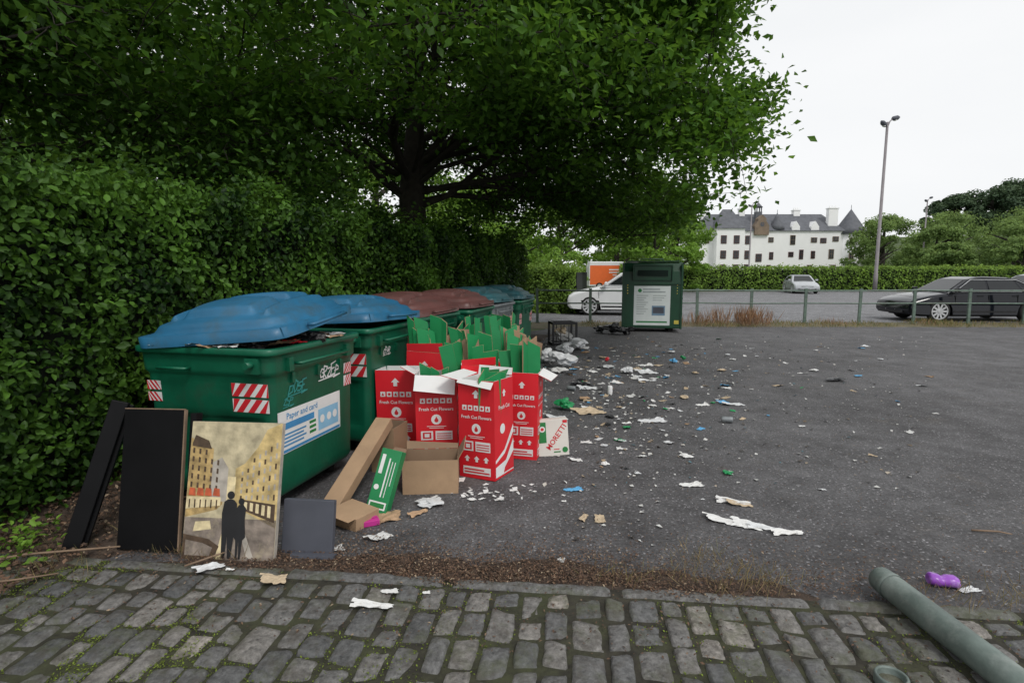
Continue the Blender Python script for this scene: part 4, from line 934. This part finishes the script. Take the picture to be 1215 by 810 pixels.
# ------------------------------------------------------------------ white castle-like building
CX=38.4; CY=118
e=empty('historic_building',(CX,CY,0),label='long white rendered building with slate roof and turrets',category='building')
Wd=33.4; D=9; EH=9.8
mb=MB(); mb.box((Wd/2-2.0,D/2,EH/2),(Wd-4,D,EH)); mb.box((5.6,-.9,EH/2+.2),(5.6,2,EH+.4)); mb.obj('wall',M_render,e)
mb=MB()
def roof(x0,x1,y0,y1,z0,z1,hip=2.5):
    ym=(y0+y1)/2; V=[(x0-.3,y0-.35,z0),(x1+.3,y0-.35,z0),(x1+.3,y1+.35,z0),(x0-.3,y1+.35,z0),(x0+hip,ym,z1),(x1-hip,ym,z1)]
    mb.add(V,[(0,1,5,4),(2,3,4,5),(1,2,5),(3,0,4),(0,3,2,1)])
roof(0,Wd-4,0,D,EH+.01,EH+3.8); roof(2.8,8.4,-1.9,3.5,EH+.42,EH+4.4,1.9); mb.obj('roof',M_slate,e)
for dx in(19.5,23.4):
    mb=MB(); mb.loft([[(dx-.8,-.1,EH-.3),(dx+.8,-.1,EH-.3),(dx+.8,-.1,EH+.9),(dx,-.1,EH+2.0),(dx-.8,-.1,EH+.9)],[(dx-.8,2.2,EH-.3),(dx+.8,2.2,EH-.3),(dx+.8,2.2,EH+.9),(dx,2.2,EH+2.0),(dx-.8,2.2,EH+.9)]]); mb.obj('dormer',M_render,e,fix=True)
gx=12.4; gw=1.45; g0=EH-.8
mb=MB(); V=[(gx-gw,-.5,g0),(gx+gw,-.5,g0),(gx+gw,-.5,EH+1.0),(gx+gw*.55,-.5,EH+2.0),(gx+gw*.55,-.5,EH+2.5),(gx,-.5,EH+3.2),(gx-gw*.55,-.5,EH+2.5),(gx-gw*.55,-.5,EH+2.0),(gx-gw,-.5,EH+1.0)]
mb.loft([V,[(x,1.2,z) for x,y,z in V]]); mb.obj('clock_gable',M_stone,e,fix=True)
mb=MB(); p=P2(); p.circ(gx,EH+1.3,.5,0,1,24); p.circ(gx,EH+1.3,.42,1,2,24); p.rect(gx-.05,EH+1.3,gx+.05,EH+1.6,0,3); p.rect(gx,EH+1.25,gx+.28,EH+1.35,0,3)
p.to(mb,lambda a,b,o:(a,-.52-o,b),.01).obj('clock_face',[M_stone,M_grey],e)
mb=MB(); mb.box((gx,1.8,EH+3.3),(1.2,1.2,1.4)); 
for sx in(-.46,.46):
    for sy in(-.46,.46): mb.box((gx+sx,1.8+sy,EH+4.4),(.18,.18,.9))
mb.box((gx,1.8,EH+4.9),(1.3,1.3,.14)); mb.obj('cupola',M_slate,e)
def cone(cx,cy,rb,z0,z1,n=20,curve=True):
    rings=[]
    for t in[0,.25,.5,.75,1]:
        r_=rb*(1-t)+.02; rings.append([(cx+r_*math.cos(2*math.pi*k/n),cy+r_*math.sin(2*math.pi*k/n),z0+(z1-z0)*t) for k in range(n)])
    mb.loft(rings,0,sm=True)
mb=MB(); cone(gx,1.8,.8,EH+5.0,EH+5.9,12); mb.tube([(gx,1.8,EH+5.8),(gx,1.8,EH+6.7)],.05,6); mb.obj('cupola_roof',M_slate,e)
for tx,ty,r_ ,lab_ in((Wd-1.8,-.2,3.0,0),(16.2,-.6,1.3,0),(-.2,3,2.0,0)):
    tall=tx>20
    mb=MB(); mb.tube([(tx,ty+2,0),(tx,ty+2,EH-.6 if tall else EH+.3)],r_,24); mb.obj('turret',M_render,e)
    mb=MB(); cone(tx,ty+2,r_+.4,(EH-.6) if tall else EH+.3,EH+(4.6 if tall else 3.8),24); mb.tube([(tx,ty+2,EH+3.5),(tx,ty+2,EH+5.4 if tall else EH+4.4)],.05,6); mb.obj('turret_roof',M_slate,e)
for cx_,cy_,w_,hh_ in((2.2,4.5,1.2,4.6),(10,4.5,1.1,4.8),(21.5,4.5,1.3,4.5),(27.6,1.6,1.9,4.6)):
    mb=MB(); mb.box((cx_,cy_,EH+hh_/2),(w_,1.1,hh_)); mb.box((cx_,cy_,EH+hh_+.08),(w_+.25,1.3,.18))
    for k in range(3): mb.tube([(cx_+(k-1)*w_*.3,cy_,EH+hh_+.1),(cx_+(k-1)*w_*.3,cy_,EH+hh_+.6)],.14,8)
    mb.obj('chimney',M_render,e)
def window(x,y,z,w=.95,h=1.5,m=M_stone):
    w0=bpy.data.objects.new('window',None); link(w0,e); w0.location=(x,y,z)
    mb=MB(); mb.box((0,-.02,0),(w+.24,.14,h+.24)); mb.obj('frame',m,w0)
    mb=MB(); mb.box((0,-.11,0),(w,.06,h)); mb.obj('glass',M_win,w0)
    mb=MB(); mb.box((0,-.155,0),(w,.03,.05)); mb.box((0,-.155,0),(.05,.03,h)); mb.obj('glazing_bar',m,w0)
wr=random.Random(8)
for zi,z in enumerate((2.2,5.0,8.0)):
    for i,x in enumerate((14.6,18.9,20.9,23.2,25.4,27.4)):
        if (i+zi*2)%5==1: continue
        window(x+wr.uniform(-.5,.5),-.02,z+wr.uniform(-.25,.25),wr.choice([.6,.8,1.0]),wr.choice([.8,1.3,1.7]),M_stone if wr.random()<.6 else M_winred)
    for x in(4.2,6.8): window(x,-1.92,z,.9,1.4,M_winred)
    if zi!=1: window(1.4,-.02,z,.8,1.2)
    window(9.8,-.02,z,.8,1.5,M_winred)
    if zi!=2: window(gx-.2,-.02,z-.6,1.0,1.4,M_winred)
    for a in(-.5,.5): window(Wd-1.8+a*2.2,-1.14,z-.3,.7,1.2)

# ------------------------------------------------------------------ litter
def crumple(seed,m,flat=.5,sub=3,amp=.45):
    bm=bmesh.new(); bmesh.ops.create_icosphere(bm,subdivisions=sub,radius=.5)
    for v in bm.verts:
        p=v.co*2.2+Vector((seed*7.1,0,0)); k=1+amp*noise.noise(p)+amp*.6*abs(noise.noise(p*2.3))-amp*.3+amp*.3*noise.noise(p*6)
        v.co*=k; v.co.z*=flat; v.co.z+=.07*abs(noise.noise(p*3+Vector((9,0,0))))
    mz=min(v.co.z for v in bm.verts)
    for v in bm.verts: v.co.z-=mz; 
    me=bpy.data.meshes.new('crumpled'); bm.to_mesh(me); bm.free(); me.materials.append(m); return me
def scrap(seed,m,aspect=.7,n=9):
    rs=random.Random(seed); V=[];F=[]; sk=rs.uniform(-.25,.25); fa=rs.uniform(0,3.14); fo=rs.uniform(-.05,.3)
    for j in range(n):
        for i in range(n):
            u=i/(n-1)-.5; v=j/(n-1)-.5; e=.14*noise.noise(Vector((u*5+seed,v*5,0)))
            fd=u*math.cos(fa)+v*math.sin(fa)-fo
            z=.09*abs(noise.noise(Vector((u*2.4+seed,v*2.4,1))))+.06*noise.noise(Vector((u*6,v*6,seed)))+ .28*max(0,fd)
            V.append((u+sk*v+e-.3*max(0,fd),(v+e)*aspect,max(.004,z+.012)))
    for j in range(n-1):
        for i in range(n-1): o=j*n+i; F.append((o,o+1,o+n+1,o+n))
    me=bpy.data.meshes.new('scrap'); me.from_pydata(V,[],F); me.materials.append(m); return me
LIB={}
def lib(kind,m,i):
    k=(kind,m.name,i)
    if k not in LIB: LIB[k]=crumple(i+1,m,{'bag':.6,'rag':.22}[kind],3,{'bag':.8,'rag':.8}[kind]) if kind in('bag','rag') else scrap(i+3,m,[.7,.5,.9,.35,.6,.8][i%6])
    return LIB[k]
NM={'bag':('crumpled_bag','plastic bag'),'rag':('crumpled_paper','paper'),'scrap':('paper_scrap','paper scrap')}
cn={M_paper.name:'white',M_bagw.name:'white plastic',M_bagb.name:'black plastic',M_tanp.name:'tan',M_card.name:'brown card',M_lblue.name:'pale blue',M_purple.name:'purple',M_cgreen.name:'green',M_redp.name:'red'}
rs=random.Random(21)
def L_(kind,x,y,s,m=M_paper,rz=None,sx=1,z=.004,g='litter scattered on the asphalt',where='lying on the asphalt'):
    me=lib(kind,m,rs.randrange(6)); nm,ct=NM[kind]; ob=bpy.data.objects.new(nm,me); link(ob); ob.location=(x,y,z); ob.scale=(s*sx,s,s); ob.rotation_euler=(0,0,rs.random()*6.28 if rz is None else rz)
    props(ob,f'{cn[m.name]} {ct.split()[-1]} {"crumpled and " if kind!="scrap" else ""}{where}',ct,g); return ob
for a in [('rag',-.57,3.77,.15,M_bagw,.2,1.3),('scrap',1.55,3.80,.17,M_paper,-.2,1.2),('scrap',1.58,3.78,.12,M_tanp,-.2,1.2),('scrap',1.70,3.33,.15,M_paper,.1,1.2),('scrap',1.38,3.50,.12,M_paper,-.4,1.6),('scrap',1.50,3.44,.12,M_paper,-.5,1.5),('scrap',1.60,3.39,.14,M_bagw,-.3,1.4),('scrap',1.36,4.12,.13,M_paper,0,1.3),('scrap',.47,3.55,.11,M_tanp,1.2,1),('scrap',.57,3.53,.11,M_tanp,1.5,1),('scrap',.46,4.03,.10,M_lblue,.1,1.4),
  ('scrap',2.31,2.70,.07,M_bagw,.2,1.5),('rag',.28,3.0,.05,M_paper,0,1),('scrap',1.52,5.96,.22,M_bagw,0,1.3),('scrap',.89,6.35,.26,M_tanp,.2,1.2),('rag',1.0,7.9,.20,M_bagb,0,1.4),('scrap',1.05,7.7,.2,M_bagw,0,1.2),
  ('bag',1.85,8.9,.18,M_bagw,0,1.2),('scrap',2.0,8.25,.2,M_bagw,0,1.2),('scrap',2.15,8.9,.28,M_bagw,0,1),('rag',1.6,9.4,.2,M_bagw,0,1),('scrap',2.3,9.6,.24,M_paper,0,1),('scrap',2.3,6.7,.15,M_paper,0,1),('scrap',2.68,6.75,.16,M_bagw,0,1.4),('scrap',2.6,6.85,.12,M_lblue,0,1),
  ('rag',4.75,8.25,.20,M_bagb,0,1.3),('rag',4.9,9.1,.12,M_paper,0,1),('rag',3.0,5.75,.06,M_paper,0,1),('scrap',4.8,6.3,.06,M_paper,0,1),('rag',5.3,8.6,.1,M_lblue,0,1),('bag',2.85,9.9,.12,M_lblue,0,1),('bag',3.1,10.2,.12,M_cgreen,0,.7),('scrap',.7,5.2,.1,M_paper,0,1),('scrap',1.0,5.0,.09,M_paper,0,1),('scrap',.55,4.7,.09,M_paper,0,1),
  ('bag',.62,6.5,.20,M_cgreen,0,1),('scrap',.5,6.1,.2,M_bagw,0,1),('bag',.85,9.4,.38,M_bagw,0,1.2),('bag',.62,9.9,.38,M_bagw,0,1),('rag',.75,9.0,.3,M_paper,0,1),('bag',1.3,11.6,.38,M_bagw,.3,1.3),('bag',1.05,11.0,.3,M_bagw,0,1),('rag',1.45,11.7,.3,M_paper,0,1),
  ('bag',2.65,14.6,.42,M_bagb,0,1.2),('bag',2.9,14.4,.32,M_bagb,0,1.1),('bag',2.3,14.9,.3,M_bagb,0,1),('scrap',-1.02,3.13,.10,M_paper,.2,1),('scrap',-.80,3.28,.12,M_paper,.8,1),('scrap',-.85,3.55,.18,M_card,.3,1.3),('scrap',-.62,3.62,.14,M_card,.9,1)]: L_(*a)
for a in [('scrap',-.66,2.53,.12,M_paper,-.1,1.5),('scrap',-.60,2.65,.06,M_paper,0,1.5),('scrap',-.42,2.64,.04,M_paper,0,1),('scrap',-1.22,2.76,.11,M_tanp,.1,1),('scrap',-1.62,2.88,.08,M_bagw,.5,1.6),('scrap',-1.5,2.86,.04,M_paper,0,1),('scrap',2.38,2.42,.06,M_paper,0,1)]: L_(*a,z=.026,where='lying on the stone setts')
for k in range(34): L_('scrap',rs.gauss(-.12,.24),rs.gauss(4.0,.12),rs.uniform(.02,.06),M_paper)
for k in range(210):
    y=rs.gauss(8.4,2.4) if k<145 else rs.uniform(4.0,13)
    if y<3.8 or y>14.5: continue
    t=rs.gauss(.20,.10) if k<145 else rs.uniform(.08,.75)
    if t*y < .45+.05*y: t=(.5+.05*y)/y+rs.random()*.08
    kd=rs.choice(['rag','scrap','scrap','scrap','scrap']); m=rs.choice([M_paper,M_paper,M_bagw,M_tanp,M_card,M_bagb,M_bagb,M_lblue,M_cgreen,M_paper,M_tanp])
    L_(kd,t*y,y,rs.uniform(.03,.10)*(1+.5*(y>7)),m)
def can(x,y,m,lab_,lying=True,sc=1,rz=None,sq=1):
    mb=MB(); mb.loft([[(r_*math.cos(2*math.pi*k/16),r_*math.sin(2*math.pi*k/16)*sq+.004*math.sin(z*90)*(sq<1),z) for k in range(16)] for z,r_ in((0,.024),(.006,.03),(.012,.033),(.04,.033),(.055,.026 if sq<1 else .033),(.07,.032),(.10,.033),(.115,.028),(.118,.026),(.114,.024))],0,sm=True)
    ob=mb.obj('drinks_can',m,None,(x,y,.036*sc*sq if lying else .004),(rad(90) if lying else 0,0,rs.random()*6 if rz is None else rz),label=lab_,category='can',group='drinks cans dropped on the asphalt'); ob.scale=(sc,sc,sc)
can(2.14,2.76,M_purple,'crushed purple drinks can lying near the kerb',True,1.15,rad(75),.8)
can(1.28,7.3,M_white,'white drinks can standing on the asphalt',False); can(2.35,5.9,M_galv,'silver drinks can lying on the asphalt'); can(1.7,10.1,M_redp,'red drinks can lying on the asphalt'); can(.75,7.6,M_galv,'silver drinks can lying on the asphalt')
e=empty('plastic_crate',(1.12,12.55,0),rad(10),label='black open-framed crate holding white rubbish near white bags',category='crate')
mb=MB()
for sx in(-.26,.26):
    for sy in(-.2,.2): mb.box((sx,sy,.25),(.04,.04,.50))
for z in(.03,.48):
    for sy in(-.2,.2): mb.box((0,sy,z),(.50,.03,.05))
    for sx in(-.26,.26): mb.box((sx,0,z),(.03,.38,.05))
for sy in(-.2,.2):
    for x in(-.09,.09): mb.box((x,sy,.25),(.015,.012,.44))
mb.box((0,0,.02),(.5,.38,.012)); mb.obj('crate_body',M_black,e)
L_('bag',1.12,12.55,.40,M_paper,0,1,z=.03,where='packed inside the black crate'); L_('bag',1.10,12.5,.3,M_tanp,0,1,z=.22,where='packed inside the black crate')
def inbin(u,v,z,s,m,kind='bag'):
    p=C0+Vector((.065,-.03,0))+Vector((.962,-.272,0))*u+ROW*(v*.93); return L_(kind,p.x,p.y,s,m,z=z,g='rubbish spilling from the open bin',where='stuffed under the raised bin lid')
for u,v,z,s,m,kd in [(.2,-.25,.92,.34,M_bagb,'bag'),(-.2,-.25,.93,.34,M_bagb,'bag'),(.2,.2,.95,.34,M_bagb,'bag'),(-.15,.15,.93,.36,M_bagb,'bag'),(-.36,-.50,1.09,.15,M_bagw,'rag'),(-.2,-.50,1.10,.14,M_tanp,'rag'),(.1,-.50,1.11,.20,M_card,'scrap'),(.0,-.44,1.06,.18,M_bagb,'bag'),(.3,-.44,1.06,.18,M_bagb,'bag'),(.42,-.35,1.12,.20,M_card,'scrap'),(.42,.0,1.06,.2,M_bagb,'bag'),(.42,.32,1.1,.18,M_bagw,'rag'),(.47,-.2,1.12,.12,M_redp,'scrap'),(.46,.2,1.12,.18,M_card,'scrap'),(.2,-.53,1.12,.2,M_paper,'scrap'),(-.05,-.54,1.12,.16,M_bagw,'scrap'),(-.3,-.55,1.12,.18,M_paper,'scrap'),(.46,.05,1.13,.17,M_paper,'scrap')]: inbin(u,v,z,s,m,kd)
def stick(pts,r,lab_):
    mb=MB(); mb.tube(pts,[r,r*.9,r*.6],6); mb.obj('stick',M_wood,None,label=lab_,category='stick',group='fallen sticks')
stick([(-3.0,2.75,.07),(-2.65,2.93,.075),(-2.2,3.03,.07)],.008,'long bare stick on the soil edge')
stick([(-2.75,2.66,.05),(-2.5,2.7,.06),(-2.35,2.78,.05)],.006,'pale bare stick on the soil edge')
stick([(2.85,3.36,.01),(2.98,3.32,.02),(3.05,3.30,.012)],.006,'thin twig lying on the asphalt')
stick([(-1.75,2.87,.04),(-1.62,2.98,.05),(-1.6,3.0,.05)],.006,'thin twig lying by the painting')
for x,y in((-2.85,3.2),(-2.7,2.95),(-3.0,3.05)):
    n=60; P=rng.normal(size=(n,3))*np.array([.08,.08,.04])+np.array([0,0,.10])
    e2=empty('weed',(x,y,0),label='small leafy green weed at the hedge foot',category='weed',group='weeds at the hedge foot')
    leaf_cloud('leaves',P,rng.uniform(.03,.06,n),up(n,.5),M_tleaf2,rng.random(n),e2,hexa=True,width=.6)

# ------------------------------------------------------------------ light, sky, camera
w=bpy.data.worlds.new('World'); scene.world=w; w.use_nodes=True; N=w.node_tree.nodes; L=w.node_tree.links
bg=N['Background']; sky=N.new('ShaderNodeTexSky'); sky.sky_type='NISHITA'; sky.sun_disc=False; sky.sun_elevation=rad(50); sky.sun_rotation=rad(150)
hs=N.new('ShaderNodeHueSaturation'); hs.inputs['Saturation'].default_value=.25; L.new(sky.outputs[0],hs.inputs['Color'])
tc=N.new('ShaderNodeTexCoord'); mp=N.new('ShaderNodeMapping'); mp.inputs['Scale'].default_value=(1,1,3.5); L.new(tc.outputs['Generated'],mp.inputs['Vector'])
nz=N.new('ShaderNodeTexNoise'); nz.inputs['Scale'].default_value=1.6; nz.inputs['Detail'].default_value=5; L.new(mp.outputs[0],nz.inputs['Vector'])
cr=N.new('ShaderNodeValToRGB'); cr.color_ramp.elements[0].position=.3; cr.color_ramp.elements[1].position=.7; cr.color_ramp.elements[0].color=(.86,.88,.90,1); cr.color_ramp.elements[1].color=(.94,.95,.96,1); L.new(nz.outputs['Fac'],cr.inputs['Fac'])
vm=N.new('ShaderNodeVectorMath'); vm.operation='SCALE'; vm.inputs['Scale'].default_value=10.6; L.new(cr.outputs['Color'],vm.inputs[0])
mx=N.new('ShaderNodeMix'); mx.data_type='RGBA'; mx.inputs['Factor'].default_value=.92; L.new(hs.outputs[0],mx.inputs['A']); L.new(vm.outputs[0],mx.inputs['B'])
L.new(mx.outputs['Result'],bg.inputs['Color']); bg.inputs['Strength'].default_value=.1
sl=bpy.data.lights.new('sun','SUN'); sl.energy=1.5; sl.angle=rad(14); sl.color=(1,.97,.92); so=bpy.data.objects.new('sun',sl); link(so); so.rotation_euler=(rad(40),0,rad(30))
cam=bpy.data.cameras.new('camera'); co=bpy.data.objects.new('camera',cam); link(co); co.location=(0,0,1.6); co.rotation_euler=(rad(83),0,0); cam.lens=20; cam.sensor_width=36; cam.clip_end=2000; cam.clip_start=.05
scene.camera=co
